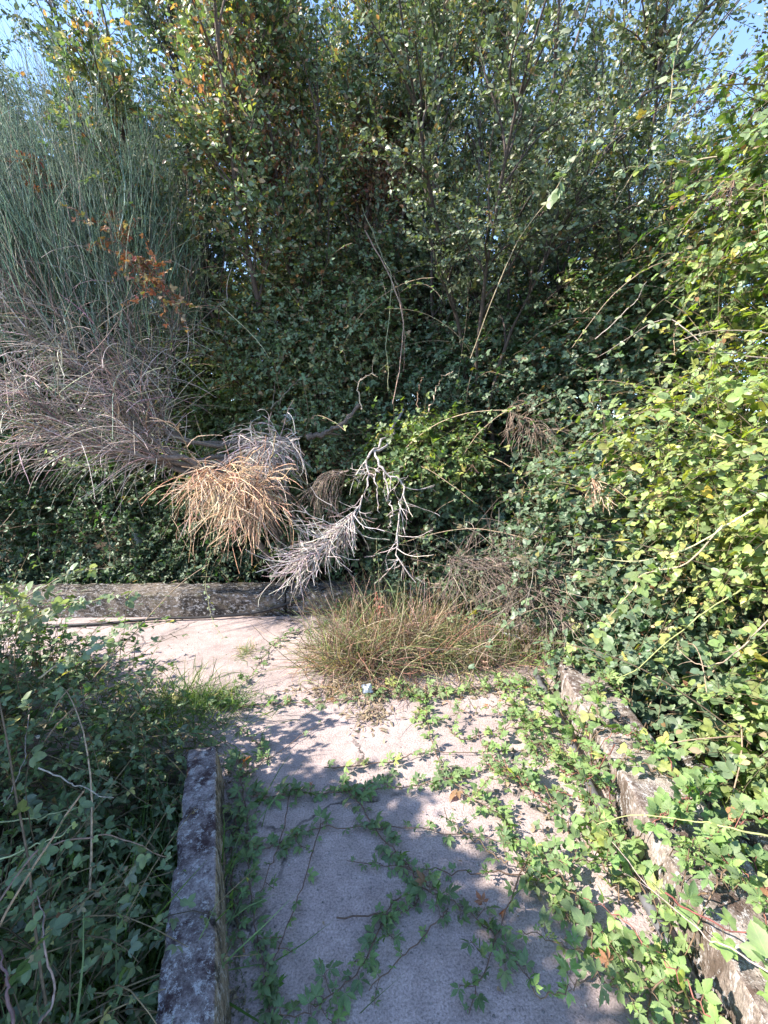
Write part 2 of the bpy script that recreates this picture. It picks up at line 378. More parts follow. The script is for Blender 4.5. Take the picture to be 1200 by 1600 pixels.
rough_beam('concrete_kerb', (LK(1.93), 1.93), (LK(-.6), -.6), .185, -.44, .2, M_kerb, M_kside, 'low lichen-spotted concrete kerb running up the left side of the path, square end by the grass', 'kerb', 120, .008, .014, 1, 1, taper=.3, batter=.12)
rough_beam('low_wall', (-6.5, 3.93), (-.98, 4.06), .40, -.44, .225, M_wall, M_wall, 'long low grey concrete wall lying across the far side of the path, black cable at its foot', 'wall', 170, .009, .016, 5, -1, None, .6)
rough_beam('wall_block', (-.965, 4.07), (1.55, 4.12), .40, -.44, .24, M_wall, M_wall, 'short continuation of the far concrete wall past the crack, mostly buried in grass and twigs', 'wall', 70, .014, .03, 11, -1, None, .8)
rough_beam('flaking_wall', (RK(-.6), -.6), (RK(2.72), 2.72), .27, -.44, .22, M_right, M_rside, 'flaking pale concrete wall on the right side of the path, overgrown with creeper', 'wall', 170, .009, .016, 17, 1, None, .8)
rough_beam('outer_wall', (RK(-.6) + .43, -.6), (RK(2.3) + .47, 2.2), .17, -.44, .02, M_wall, M_wall, 'darker sunken concrete ledge beyond the gap on the right, under the bramble', 'wall', 90, .022, .03, 23, 1, None, 2.0)

# ------------------------------------------------------------------ palettes (base colours; the SUN sets put sunlight into the green)
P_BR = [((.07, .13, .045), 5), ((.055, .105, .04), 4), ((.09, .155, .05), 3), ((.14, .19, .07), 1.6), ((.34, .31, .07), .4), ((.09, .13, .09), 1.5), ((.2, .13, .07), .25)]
P_BRSUN = [((.09, .15, .035), 5), ((.14, .21, .04), 5), ((.20, .27, .05), 4), ((.30, .31, .05), 1.2), ((.42, .34, .06), .5), ((.06, .12, .03), 2)]  # bramble greens brightened for sunlight, plus yellowing leaves
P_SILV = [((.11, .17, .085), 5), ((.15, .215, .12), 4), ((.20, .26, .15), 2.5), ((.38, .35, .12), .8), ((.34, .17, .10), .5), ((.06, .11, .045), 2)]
P_YEL = [((.15, .22, .045), 5), ((.22, .28, .05), 4), ((.30, .33, .06), 3), ((.42, .38, .07), 1.2), ((.09, .14, .04), 1.5)]  # yellower greens, the sun patch on the right bank put into the colour
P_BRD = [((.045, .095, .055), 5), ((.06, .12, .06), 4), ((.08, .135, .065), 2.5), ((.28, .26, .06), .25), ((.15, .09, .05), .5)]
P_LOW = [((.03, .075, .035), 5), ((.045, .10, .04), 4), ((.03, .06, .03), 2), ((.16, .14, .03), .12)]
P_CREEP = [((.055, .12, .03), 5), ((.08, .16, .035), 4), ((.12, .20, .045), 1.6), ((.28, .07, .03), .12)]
P_CREEPSUN = [((.11, .20, .035), 5), ((.15, .25, .045), 4), ((.08, .15, .03), 3), ((.28, .32, .06), .8), ((.33, .1, .04), .1)]  # sunlit copy of the creeper greens, light held in the colour
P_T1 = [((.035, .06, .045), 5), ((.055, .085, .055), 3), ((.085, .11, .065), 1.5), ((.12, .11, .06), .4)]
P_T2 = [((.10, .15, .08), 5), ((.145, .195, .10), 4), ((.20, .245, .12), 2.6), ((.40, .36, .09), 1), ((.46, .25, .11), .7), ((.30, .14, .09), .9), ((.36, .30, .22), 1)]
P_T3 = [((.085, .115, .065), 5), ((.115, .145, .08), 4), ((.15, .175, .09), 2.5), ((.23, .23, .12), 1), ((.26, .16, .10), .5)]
P_RED = [((.30, .10, .075), 3), ((.36, .17, .12), 3), ((.22, .11, .08), 2), ((.16, .15, .07), 1.5), ((.40, .29, .14), 1)]
P_DRYL = [((.20, .11, .06), 3), ((.13, .075, .045), 3), ((.3, .2, .11), 1.5)]
P_STRAW = [((.42, .33, .19), 3), ((.30, .21, .13), 3), ((.17, .18, .07), 3.5), ((.11, .16, .05), 3.5), ((.24, .12, .08), 1.5), ((.55, .46, .32), .8)]
P_GR = [((.07, .13, .03), 4), ((.10, .18, .04), 3), ((.2, .22, .08), 1), ((.3, .25, .12), .4)]

# ------------------------------------------------------------------ bramble bushes: canes arching out of a mound
def fib(n, rng):
    i = np.arange(n) + .5; z = 1 - 2 * i / n; ph = i * 2.399963 + rng.uniform(0, 6); r = np.sqrt(1 - z * z)
    return np.stack([r * np.cos(ph), r * np.sin(ph), z], 1)
def bramble(c, r, label, seed, pal=P_BR, dens=75, leaf=.058, dry=.12, canes=10, group='bramble bushes', tpl=T_OVAL, zmin=-.35, back=.45, L=(.25, .55), comp=TRI, name='bramble_bush', cat='bush', red=None):
    rng = np.random.default_rng(seed); c = np.array(c, float); r = np.array(r, float)
    root = thing(name, label, cat, (c[0], c[1], float(ground_z(c[0], c[1])) if True else 0), group)
    area = 4 * math.pi * ((r[0] * r[1]) ** 1.6 / 3 + (r[0] * r[2]) ** 1.6 / 3 + (r[1] * r[2]) ** 1.6 / 3) ** (1 / 1.6)
    u = fib(int(area * dens), rng); u = u[(u[:, 2] > zmin) & (u[:, 1] < back)]
    u = nrm(u + rng.normal(size=u.shape) * .06)
    ph = rng.uniform(0, 6, 3)
    lump = 1 + (.2 if canes > 10 else .13) * np.sin(u[:, 0] * 5 + ph[0]) * np.sin(u[:, 2] * 6 + ph[1]) + .08 * np.sin(u[:, 1] * 9 + u[:, 2] * 7 + ph[2]) + rng.normal(size=len(u)) * .05
    gl = Geo(); gs = Geo(); gd = Geo()
    outward = nrm(u / r)
    nout = lambda P: nrm((P - c) / (r * r)) * .75
    for lay, (sc, frac, lf) in enumerate(((.80, 1.0, 1.0), (.60, .55, 1.15))):
        sel = rng.random(len(u)) < frac; uu = u[sel]
        P = c + uu * r * (lump[sel] * sc)[:, None]
        tang = rng.normal(size=P.shape)
        D = nrm(outward[sel] * .55 + tang * .55 + np.array([0, 0, .35]))
        Ls = rng.uniform(L[0], L[1], len(P)) * (1 if lay == 0 else .8)
        cv = grow(P, D, Ls, 6, .22, .12, rng)
        cv[:, :, 2] = np.maximum(cv[:, :, 2], -.36)
        tubes(gs, cv, .0028, .0012, 3, (.13, .10, .055), rng, .3)
        leaves_on(gl, cv, 6, leaf * lf, rng, pal, tpl, .12, 1.0, comp[0], comp[1], .5, .55, .35, nout, .6)
        if dry and lay == 0:
            q = cv[rng.random(len(cv)) < dry * 1.6]
            if len(q): leaves_on(gd, q, 5, leaf * .8, rng, red or P_DRYL, T_OVAL, .1, 1, ONE[0], ONE[1], .2, .1, .1, None, 1.0)
    if canes:   # long bare arching canes threading through
        uu = u[rng.choice(len(u), canes)]; P = c + uu * r * .9
        D = nrm(uu * .6 + rng.normal(size=uu.shape) * .8 + np.array([0, 0, .6])); cv = grow(P, D, rng.uniform(.6, 1.3, canes), 12, .10, .05, rng)
        tubes(gs, cv, .004, .0018, 5, (.30, .22, .15), rng, .35)
        leaves_on(gl, cv, 7, leaf * .85, rng, pal, tpl, .35, 1.0, comp[0], comp[1], .4, .6, .5, None, .5)
    gl.build('leaves', M_leaf, root); gs.build('canes', M_stem, root)
    if gd.v: gd.build('withered_leaves', M_dry, root)
    return root

BR = [
 # right bank, sunny
 ((2.75, 2.55, 1.15), (1.25, 1.3, 1.35), 'broad sunlit yellow-green bramble at the middle of the right edge, brightest patch of the photo', P_YEL, 120, .055, .12),
 ((3.2, 2.8, 3.0), (1.25, 1.3, 1.35), 'tall sunlit bramble bank filling the upper right edge, with yellowing leaves', P_BRSUN, 110, .054, .25),
 ((3.35, 4.4, 2.6), (1.35, 1.25, 1.55), 'bramble reaching the skyline near the upper right corner, under the patch of blue sky', P_BR, 90, .06, .2),
 ((2.35, 4.6, 1.75), (1.2, 1.0, 1.45), 'dark green bramble in half shade between the many-stemmed tree and the sunny right bank', P_BRD, 95, .058, .22),
 ((1.95, 3.45, .75), (.9, .8, .95), 'blue-green shaded bramble behind the dead brown twigs right of centre', P_BRD, 105, .058, .06),
 ((1.95, 2.75, .1), (.62, .75, .72), 'dark leafy bramble spilling over the far end of the flaking right wall', P_BRD, 115, .062, .05),
 ((2.35, 1.75, .05), (.75, .85, .95), 'bramble with yellow and orange leaves over the dark gap beside the right wall', P_BRSUN, 105, .062, .3),
 ((2.0, .75, -.15), (.6, .6, .7), 'lush bramble at the lower right corner beyond the sunken ledge', P_CREEPSUN, 100, .075, .04),
 # centre
 ((.42, 4.75, 1.1), (.72, .55, .68), 'shaded bramble below the dead log, directly behind the bleached dead branch', P_BR, 125, .06, .1),
 ((.42, 4.35, 1.5), (.62, .4, .42), 'pale round-leaved bramble clump catching the sun above the bleached dead branch', P_BRSUN, 130, .058, .08),
 ((-.85, 4.65, 1.6), (.45, .35, .38), 'small silvery-leaved bramble clump beside the dead log', P_SILV, 130, .05, .08),
 ((-1.15, 4.95, 2.55), (.65, .45, .85), 'leafy bramble curtain left of the hanging stems, pale and cream leaves catching light', P_SILV, 125, .055, .2),
 ((-.35, 4.9, 2.75), (.6, .4, .75), 'upper bramble curtain right beside the hanging stems, some leaves reddish', P_SILV, 120, .05, .5),
 ((.95, 4.85, 2.2), (.8, .4, .75), 'blue-green bramble curtain right of the hanging stems, above the hooked twig', P_BRD, 120, .055, .15),
 ((.55, 4.2, .2), (.75, .25, .36), 'low bramble covering the far wall behind the grass clumps', P_BRD, 130, .05, .1),
 ((1.25, 4.55, .55), (.75, .6, .75), 'shaded bramble hanging right of the bleached dead branch, above the dead twig heap', P_BRD, 105, .058, .1),
 ((-.75, 5.35, 2.1), (.85, .7, 1.0), 'bramble with creamy leaves climbing beneath the central tree, left of the hanging stems', P_SILV, 100, .055, .15),
 ((.45, 5.6, 2.15), (.85, .75, 1.15), 'dark bramble thicket behind the thin hanging stems in the centre', P_BRD, 90, .055, .12),
 ((1.35, 5.0, 2.3), (.8, .6, 1.0), 'dark bramble at the foot of the many-stemmed tree, with some red-brown leaves', P_BRD, 90, .055, .3),
 ((-.45, 5.0, .5), (.85, .5, .8), 'low bramble behind the far wall and the grey twig spray, some leaves yellow', P_BR, 95, .055, .1),
 ((-1.75, 5.45, 1.65), (.85, .6, 1.0), 'bramble with yellow-green leaves behind the trunk of the broom shrub', P_BR, 100, .055, .14),
 ((-1.05, 5.5, 3.0), (.9, .7, .8), 'leafy shrub low in the central tree, reddish and green leaves mixed', P_T2, 95, .05, .25),
 ((-2.3, 5.9, 2.6), (1.0, .7, 1.0), 'green shrub with silvery leaf tips behind the red-brown creeper band', P_SILV, 90, .05, .12),
 ((.3, 6.5, 3.2), (.9, .6, .9), 'shaded shrub between the central tree and the dark bare stems', P_BRD, 85, .055, .2),
 ((2.45, 5.3, 2.9), (.9, .7, .9), 'dark tangle of leaves right of the many dark stems', P_BRD, 85, .055, .25),
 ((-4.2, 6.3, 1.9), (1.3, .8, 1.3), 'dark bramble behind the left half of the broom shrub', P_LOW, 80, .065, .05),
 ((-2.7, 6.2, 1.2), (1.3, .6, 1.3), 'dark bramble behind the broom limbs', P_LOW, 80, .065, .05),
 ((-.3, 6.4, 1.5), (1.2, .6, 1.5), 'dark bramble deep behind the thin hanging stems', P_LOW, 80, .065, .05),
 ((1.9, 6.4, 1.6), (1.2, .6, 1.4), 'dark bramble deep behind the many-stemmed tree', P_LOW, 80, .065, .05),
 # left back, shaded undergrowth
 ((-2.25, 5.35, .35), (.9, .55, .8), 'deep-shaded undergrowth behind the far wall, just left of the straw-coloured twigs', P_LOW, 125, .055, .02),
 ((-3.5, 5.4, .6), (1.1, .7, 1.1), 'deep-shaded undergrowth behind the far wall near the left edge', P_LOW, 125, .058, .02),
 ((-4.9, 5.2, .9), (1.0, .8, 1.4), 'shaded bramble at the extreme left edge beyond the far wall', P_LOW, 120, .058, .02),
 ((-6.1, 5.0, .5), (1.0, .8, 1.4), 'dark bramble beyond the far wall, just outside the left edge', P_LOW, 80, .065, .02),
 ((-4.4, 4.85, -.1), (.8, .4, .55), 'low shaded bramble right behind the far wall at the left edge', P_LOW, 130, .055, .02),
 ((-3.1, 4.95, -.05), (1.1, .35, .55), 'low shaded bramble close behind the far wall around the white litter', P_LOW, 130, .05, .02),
 # left front
 ((-1.75, 1.95, -.12), (.75, .75, .72), 'shaded bramble mass at the left edge beside the path, lower half of the photo', P_BR, 170, .042, .05),
 ((-1.08, 1.0, -.25), (.42, .55, .6), 'near bramble with large rounded leaves at the lower left, beside the lichened kerb', P_BR, 210, .038, .02),
 ((-2.75, 2.8, -.1), (.75, .62, .66), 'bramble with pale sun-touched tips at the left edge, spreading over the slab', P_BR, 130, .048, .05),
]
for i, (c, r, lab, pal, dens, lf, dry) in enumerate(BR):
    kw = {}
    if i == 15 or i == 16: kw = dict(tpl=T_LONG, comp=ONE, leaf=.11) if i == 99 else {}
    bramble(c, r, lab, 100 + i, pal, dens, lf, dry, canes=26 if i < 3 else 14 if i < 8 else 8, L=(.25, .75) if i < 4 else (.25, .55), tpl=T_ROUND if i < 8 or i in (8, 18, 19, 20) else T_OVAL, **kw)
# unseen thickets added left of the frame, shaped to shade the near path
bramble((-2.95, .25, 1.4), (.9, 1.0, 1.62), 'tall leafy thicket added unseen outside the left edge to shade the path', 160, P_BR, 150, .085, .05, 8, None, T_ROUND, -.5, 1.1)
bramble((-2.9, -1.2, 1.3), (.9, 1.0, 1.6), 'second unseen thicket added for shade outside the left edge nearer the viewer', 161, P_BR, 140, .085, .05, 6, None, T_ROUND, -.5, 1.1)

bramble((-3.0, 1.65, .45), (.8, .8, 1.0), 'lower unseen thicket added for shade outside the left edge beside the shaded bramble', 162, P_BR, 140, .075, .05, 6, None, T_ROUND, -.5, 1.1)  # unseen low caster, added to shade the left bramble
# shaded long-leaved weeds behind the far wall
def weeds(c, w, n, h, label, seed, pal=P_LOW, lf=.09, group='weeds behind the far wall'):
    rng = np.random.default_rng(seed); root = thing('weed_clump', label, 'weed', c, group); c = np.array(c, float)
    P = c + np.stack([rng.uniform(-w, w, n), rng.uniform(-.15, .2, n), np.zeros(n)], 1)
    cv = grow(P, np.array([0, -.2, 1]) + rng.normal(size=P.shape) * .25, rng.uniform(.5, 1, n) * h, 7, .05, .08, rng)
    g = Geo(); s = Geo(); tubes(s, cv, .004, .0015, 4, (.07, .11, .04), rng)
    leaves_on(g, cv, 14, lf, rng, pal, T_LONG, .15, 1, ONE[0], ONE[1], .1, .6, .2, None, .4, .05)
    g.build('leaves', M_leaf, root); s.build('stems', M_stem, root)
weeds((-2.75, 4.66, -.35), .35, 26, .95, 'narrow-leaved dark weeds behind the far wall near the left edge', 200)
weeds((-1.75, 4.72, -.35), .35, 18, .75, 'narrow-leaved dark weeds behind the far wall below the straw-coloured twigs', 201)
weeds((-3.7, 4.62, -.35), .4, 26, 1.0, 'dark weeds at the left edge behind the far wall', 202)

# ------------------------------------------------------------------ trees
def tree(loc, label, seed, stems, pal, nb=22, bl=1.1, nt=9, tl=.38, nl=14, leaf=.045, tpl=T_OVAL, r=.035, bt=(.2, 1.0), bang=(25, 60), barkc=(.085, .07, .06), lean=(0, 0, 0), group='trees behind the bramble', wob=.06, patch=None, up=.03, tang=(25, 70), bow=.6):
    rng = np.random.default_rng(seed); root = thing('tree', label, 'tree', loc, group); loc = np.array(loc, float)
    P = []; D = []; L = []
    for (dx, dy, ax, ay, az, ln) in stems: P.append(loc + (dx, dy, 0)); D.append((ax, ay, az)); L.append(ln)
    P = np.array(P); D = nrm(np.array(D, float)); L = np.array(L)
    st = grow(P, D, L, 18, 0, wob * .5, rng, up)
    for k in range(len(st)):
        g = Geo(); tubes(g, st[k:k + 1], r * L[k] / 4.5, r * .12, 8, barkc, rng); g.build('trunk' if len(st) == 1 else 'stem', M_bark, root)
    gb = Geo(); gl = Geo()
    bp, bd, bi, btt = spawn(st, nb, bt[0], bt[1], bang, rng, .15, lean)
    b = grow(bp, bd, bl * (1.15 - .6 * btt) * rng.uniform(.6, 1.2, len(bp)), 9, 0, wob, rng, .03)
    tubes(gb, b, .011, .003, 5, barkc, rng, .2)
    tp, td, ti, tt = spawn(b, nt, .15, 1.0, tang, rng, .05, np.array(lean) * .5)
    tw = grow(tp, td, tl * rng.uniform(.5, 1.2, len(tp)), 5, .05, wob, rng)
    tubes(gb, tw, .0028, .0012, 3, np.array(barkc) * 1.2, rng, .25)
    leaves_on(gl, tw, nl, leaf, rng, pal, tpl, .05, 1.0, ONE[0], ONE[1], .12, .35, .3, lambda P: np.array([-.15, -.5, 0]), .75, .0, fwd=.9, patch=patch)
    gb.build('branches', M_bark, root); gl.build('crown', M_tree, root)
    return root
def fan(rng, n, w, ax0, ax1, ay0, ay1, l0, l1):
    out = []
    for i in range(n):
        f = (i + .5) / n; out.append((rng.uniform(-w, w), rng.uniform(-w, w), ax0 + (ax1 - ax0) * f + rng.uniform(-.06, .06), rng.uniform(ay0, ay1), 1, rng.uniform(l0, l1)))
    return out
rr = random.Random(5)
redpatch_pts = [(at(255, 20, 5.2), .32), (at(285, 60, 5.2), .25), (at(430, 270, 5.0), .42), (at(395, 250, 5), .3), (at(600, 300, 5.0), .3), (at(590, 340, 4.9), .25), (at(350, 210, 5), .3)]
yel_pts = [(at(575, 70, 4.9), .22), (at(580, 120, 4.9), .16), (at(430, 60, 5), .3), (at(500, 60, 5), .2), (at(320, 20, 5), .3)]
prng = np.random.default_rng(77)
def autumn(P, c):
    c = c.copy()
    for pts, pal in ((redpatch_pts, P_RED), (yel_pts, [((.42, .40, .05), 3), ((.30, .33, .06), 3), ((.5, .28, .06), 1)])):
        for q, rad in pts:
            d = np.linalg.norm((P - q) * np.array([1, .45, 1]), axis=1) / 1.3; m = (d < rad * 1.6) & (prng.random(len(P)) < np.exp(-(d / rad) ** 2) * .85)
            if m.any(): c[m] = palette(pal, m.sum(), prng)
    return c
# top-left dark tree sweeping up to the left
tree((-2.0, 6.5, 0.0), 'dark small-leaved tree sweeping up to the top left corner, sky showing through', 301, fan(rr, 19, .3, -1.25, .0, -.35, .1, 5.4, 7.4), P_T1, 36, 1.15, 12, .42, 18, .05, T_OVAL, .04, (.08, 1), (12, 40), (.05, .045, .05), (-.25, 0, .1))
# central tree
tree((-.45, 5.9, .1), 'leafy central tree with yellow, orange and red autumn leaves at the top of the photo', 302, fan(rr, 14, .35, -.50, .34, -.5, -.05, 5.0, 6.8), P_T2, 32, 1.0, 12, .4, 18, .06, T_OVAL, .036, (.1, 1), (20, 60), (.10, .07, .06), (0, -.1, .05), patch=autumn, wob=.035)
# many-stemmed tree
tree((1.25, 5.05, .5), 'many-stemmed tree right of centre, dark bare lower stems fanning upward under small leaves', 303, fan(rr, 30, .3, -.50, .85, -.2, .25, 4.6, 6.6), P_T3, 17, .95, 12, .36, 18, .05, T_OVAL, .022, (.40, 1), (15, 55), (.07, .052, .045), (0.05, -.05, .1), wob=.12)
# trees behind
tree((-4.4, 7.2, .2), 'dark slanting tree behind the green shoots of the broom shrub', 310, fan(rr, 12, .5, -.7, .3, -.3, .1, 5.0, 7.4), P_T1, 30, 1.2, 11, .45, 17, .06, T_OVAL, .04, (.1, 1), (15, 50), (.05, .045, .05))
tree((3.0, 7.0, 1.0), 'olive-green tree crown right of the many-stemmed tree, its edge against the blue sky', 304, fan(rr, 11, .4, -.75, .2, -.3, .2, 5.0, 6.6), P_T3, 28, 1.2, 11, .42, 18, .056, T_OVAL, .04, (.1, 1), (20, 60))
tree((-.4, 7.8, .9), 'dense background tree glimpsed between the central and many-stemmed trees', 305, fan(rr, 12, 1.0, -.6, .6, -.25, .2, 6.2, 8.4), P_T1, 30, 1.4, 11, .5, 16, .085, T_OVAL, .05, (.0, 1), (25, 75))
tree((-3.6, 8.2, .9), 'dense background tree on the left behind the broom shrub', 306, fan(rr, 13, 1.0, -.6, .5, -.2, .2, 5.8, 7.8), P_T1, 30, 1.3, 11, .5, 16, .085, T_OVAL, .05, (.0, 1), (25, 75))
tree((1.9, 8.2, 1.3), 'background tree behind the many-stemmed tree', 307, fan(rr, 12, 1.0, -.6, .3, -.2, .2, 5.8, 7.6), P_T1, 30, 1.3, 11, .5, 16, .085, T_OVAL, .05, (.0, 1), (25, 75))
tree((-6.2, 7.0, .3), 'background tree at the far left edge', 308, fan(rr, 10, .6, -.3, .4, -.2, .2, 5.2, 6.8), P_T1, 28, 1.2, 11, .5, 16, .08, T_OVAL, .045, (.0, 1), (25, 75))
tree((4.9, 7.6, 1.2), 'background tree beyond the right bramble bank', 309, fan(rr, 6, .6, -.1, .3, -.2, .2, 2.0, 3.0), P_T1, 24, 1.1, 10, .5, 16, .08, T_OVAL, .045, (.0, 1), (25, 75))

# red virginia creeper patch climbing at left, between broom and tree
def red_patch(pts, label, seed, rad=.22, n=60):
    rng = np.random.default_rng(seed); path = smooth_path([at(*p) for p in pts], 14, rng, .03)
    root = thing('red_creeper', label, 'creeper', path[0], 'red creepers'); g = Geo(); s = Geo()
    tubes(s, path[None], .005, .003, 5, (.16, .08, .06))
    P, D, i, t = spawn(path[None], n, 0, 1, (40, 100), rng, .1); cv = grow(P, D, rng.uniform(.4, 1.2, n) * rad, 5, .12, .1, rng)
    tubes(s, cv, .002, .001, 3, (.25, .1, .07), rng); leaves_on(g, cv, 9, .045, rng, P_RED, T_OVAL, .1, 1, TRI[0], TRI[1], .3, .3, .3, None, .7)
    g.build('leaves', M_dry, root); s.build('stems', M_stem, root)
red_patch([(155, 345, 3.55), (190, 385, 3.5), (235, 420, 3.5), (268, 465, 3.5)], 'rust-red withered creeper in a diagonal band over the dry top of the broom shrub', 320, .3, 42)
red_patch([(30, 250, 3.5), (55, 262, 3.5), (80, 290, 3.5)], 'small rusty creeper patch among the green broom shoots at the left edge', 321, .26, 14)
red_patch([(245, -10, 4.3), (255, 40, 4.3), (285, 75, 4.3)], 'red creeper leaves hanging at the top edge left of the central tree', 322, .16, 14)
red_patch([(400, 240, 4.2), (430, 290, 4.2), (445, 330, 4.2)], 'reddish creeper low in the central tree crown', 323, .25, 34)

# ------------------------------------------------------------------ broom shrub
def broom():
    rng = np.random.default_rng(400)
    root = thing('broom_shrub', 'large spiky broom shrub on the left, green shoots above, grey-brown dry twigs below', 'shrub', (-1.0, 5.0, -.35))
    limbs_px = [
     [(-.95, 5.0, -.3), at(395, 760, 4.6), at(310, 742, 4.2), at(245, 722, 4.0), at(175, 712, 3.8), at(95, 660, 3.7), at(20, 590, 3.6)],
     [(-.95, 5.0, -.3), at(400, 740, 4.7), at(305, 735, 4.25), at(225, 700, 4.0), at(200, 620, 3.9), at(150, 560, 3.8), at(80, 480, 3.8), at(-10, 400, 3.8)],
     [(-.9, 5.05, -.3), at(430, 700, 4.7), at(350, 695, 4.4), at(270, 682, 4.15), at(215, 610, 4.0), at(200, 500, 3.9), at(180, 380, 3.9)],
     [(-.95, 5.0, -.3), at(400, 745, 4.6), at(290, 728, 4.1), at(210, 690, 3.9), at(120, 575, 3.75), at(40, 520, 3.7), at(-60, 450, 3.7)],
     [(-.9, 5.05, -.3), at(420, 720, 4.7), at(300, 690, 4.3), at(240, 640, 4.2), at(260, 560, 4.1), at(290, 500, 4.1)],
     [(-1.0, 5.0, -.3), at(330, 745, 4.2), at(230, 715, 3.85), at(120, 690, 3.7), at(20, 660, 3.6), at(-60, 640, 3.6)],
     [(-.95, 5.0, -.3), at(390, 735, 4.6), at(280, 715, 4.1), at(160, 610, 3.8), at(20, 440, 3.7), at(-120, 300, 3.7)],
    ]
    limbs = np.stack([smooth_path(p, 30, rng, .01) for p in limbs_px])
    for i in range(len(limbs)):
        g = Geo(); tubes(g, limbs[i:i + 1], .032, .006, 8, (.20, .155, .13), rng); g.build('limb', M_bark, root)
    gb = Geo(); gd = Geo(); gg = Geo()
    # secondary branches
    P, D, ix, t = spawn(limbs, 22, .42, 1, (20, 60), rng, .25, (-.15, 0, .1))
    sb = grow(P, D, rng.uniform(.35, .8, len(P)), 9, 0, .08, rng, .02)
    tubes(gb, sb, .006, .0028, 5, (.20, .15, .13), rng, .2)
    # dry twigs
    allc = np.concatenate([sb, sb])
    P, D, ix, t = spawn(sb, 12, .0, 1, (15, 80), rng, -.02, (-.15, -.1, 0))
    low = P[:, 2] < 2.85 + .45 * rng.normal(size=len(P))
    P, D = P[low], D[low]
    tw = grow(P, D, rng.uniform(.2, .62, len(P)), 7, .07, .1, rng)
    tubes(gd, tw, .0032, .0014, 4, palette([((.46, .36, .32), 4), ((.30, .22, .20), 3), ((.60, .50, .43), 2.5), ((.40, .24, .18), 1), ((.2, .22, .13), 1.5)], len(tw), rng, .3))
    P, D, ix, t = spawn(limbs, 80, .42, 1, (30, 100), rng, -.15, (-.2, -.15, 0))
    tw = grow(P, D, rng.uniform(.2, .75, len(P)), 8, .11, .1, rng)
    tubes(gd, tw, .0034, .0015, 4, palette([((.48, .40, .36), 4), ((.32, .25, .22), 3), ((.62, .54, .47), 2.5)], len(tw), rng))
    # green shoots, long straight, pointing up and fanning left
    nG = 4600
    u = rng.random(nG); 
    a = at(-150, 420, 3.7); b_ = at(275, 400, 4.0); P = a + (b_ - a) * u[:, None] + rng.normal(size=(nG, 3)) * np.array([.1, .32, .5]); 
    P[:, 2] += -.1 + .3 * np.sin(u * 3.0)
    D = np.stack([-.72 + .85 * u + rng.normal(size=nG) * .17, rng.normal(size=nG) * .22 - .02, np.ones(nG)], 1)
    gr = grow(P, D, rng.uniform(.3, .95, nG) * (1.15 - .45 * u), 8, .0, .06, rng, .0)
    tubes(gg, gr, .0027, .0011, 4, palette([((.12, .18, .13), 4), ((.18, .25, .17), 3), ((.30, .36, .26), 2.5), ((.34, .28, .21), 1.6), ((.06, .08, .06), 1)], nG, rng, .3))
    P, D, ix, t = spawn(gr, 2, .25, .9, (12, 45), rng, .05); tw = grow(P, D, rng.uniform(.1, .34, len(P)), 5, 0, .07, rng)
    tubes(gg, tw, .0018, .001, 3, (.13, .19, .12), rng, .2)
    gb.build('branches', M_bark, root); gd.build('dry_twigs', M_stem, root); gg.build('green_shoots', M_stem, root)
broom()

# ------------------------------------------------------------------ dead twig clumps and branches
def twig_clump(name, label, cat, seed, axis, n, L, droop, spread, pal, r=.0024, up=.2, t0=0, t1=1, out=(0, -.1, 0), n2=2, group='dead twig clumps', axr=.008, wob=.1, sub=.4):
    rng = np.random.default_rng(seed); ax = smooth_path(axis, 14, rng, .005)
    root = thing(name, label, cat, ax[0], group); g = Geo(); b = Geo()
    tubes(b, ax[None], axr, axr * .4, 7, palette(pal, 1, rng) * .7, rng)
    P, D, ix, t = spawn(ax[None], n, t0, t1, spread, rng, up, out)
    P = P + rng.normal(size=P.shape) * .012
    cv = grow(P, D, rng.uniform(L[0], L[1], n), 10, droop, wob, rng)
    tubes(g, cv, r * 1.2, r * .6, 4, palette(pal, n, rng))
    if n2:
        P, D, ix, t = spawn(cv, n2, .2, .8, (15, 40), rng); c2 = grow(P, D, rng.uniform(L[0], L[1], len(P)) * sub, 6, droop * .8, wob, rng)
        tubes(g, c2, r, r * .5, 4, palette(pal, len(P), rng))
    b.build('branch', M_bark, root); g.build('twigs', M_stem, root); return root
P_ORANGE = [((.66, .44, .28), 4), ((.72, .54, .36), 3), ((.5, .29, .19), 3), ((.68, .56, .42), 2), ((.34, .22, .15), 1.5)]
P_GREY = [((.46, .40, .38), 4), ((.62, .56, .52), 3), ((.30, .23, .22), 3)]
P_DULL = [((.20, .155, .13), 4), ((.13, .10, .085), 3), ((.30, .25, .20), 1.5), ((.13, .14, .07), 1)]
P_BROWN = [((.25, .18, .14), 4), ((.18, .13, .10), 3), ((.36, .28, .21), 1.5)]
twig_clump('dry_twig_clump', 'bright straw-orange clump of drooping dry twigs hanging over the far wall', 'twigs', 410, [at(318, 738, 3.85), at(345, 745, 3.8), at(380, 755, 3.8), at(412, 765, 3.8)], 190, (.15, .72), .15, (20, 120), P_ORANGE, .0034, .12, 0, 1, (.0, -.3, -.3), 3, wob=.17, sub=.6)
twig_clump('dry_twig_clump', 'silver-grey clump of drooping twigs above and right of the straw-orange clump', 'twigs', 411, [at(465, 692, 4.1), at(430, 698, 4.0), at(395, 705, 3.95)], 190, (.2, .6), .22, (20, 110), P_GREY, .003, .05, 0, 1, (0, -.25, .0), 2, wob=.2)
twig_clump('dry_twig_clump', 'pale grey fan of fine twigs pointing down left in front of the far wall', 'twigs', 412, [at(562, 790, 3.75), at(540, 820, 3.7), at(510, 850, 3.6), at(480, 870, 3.55)], 110, (.1, .55), .03, (8, 80), P_GREY, .003, -.05, .05, 1, (-.3, -.15, -.22), 3, wob=.17, sub=.5)
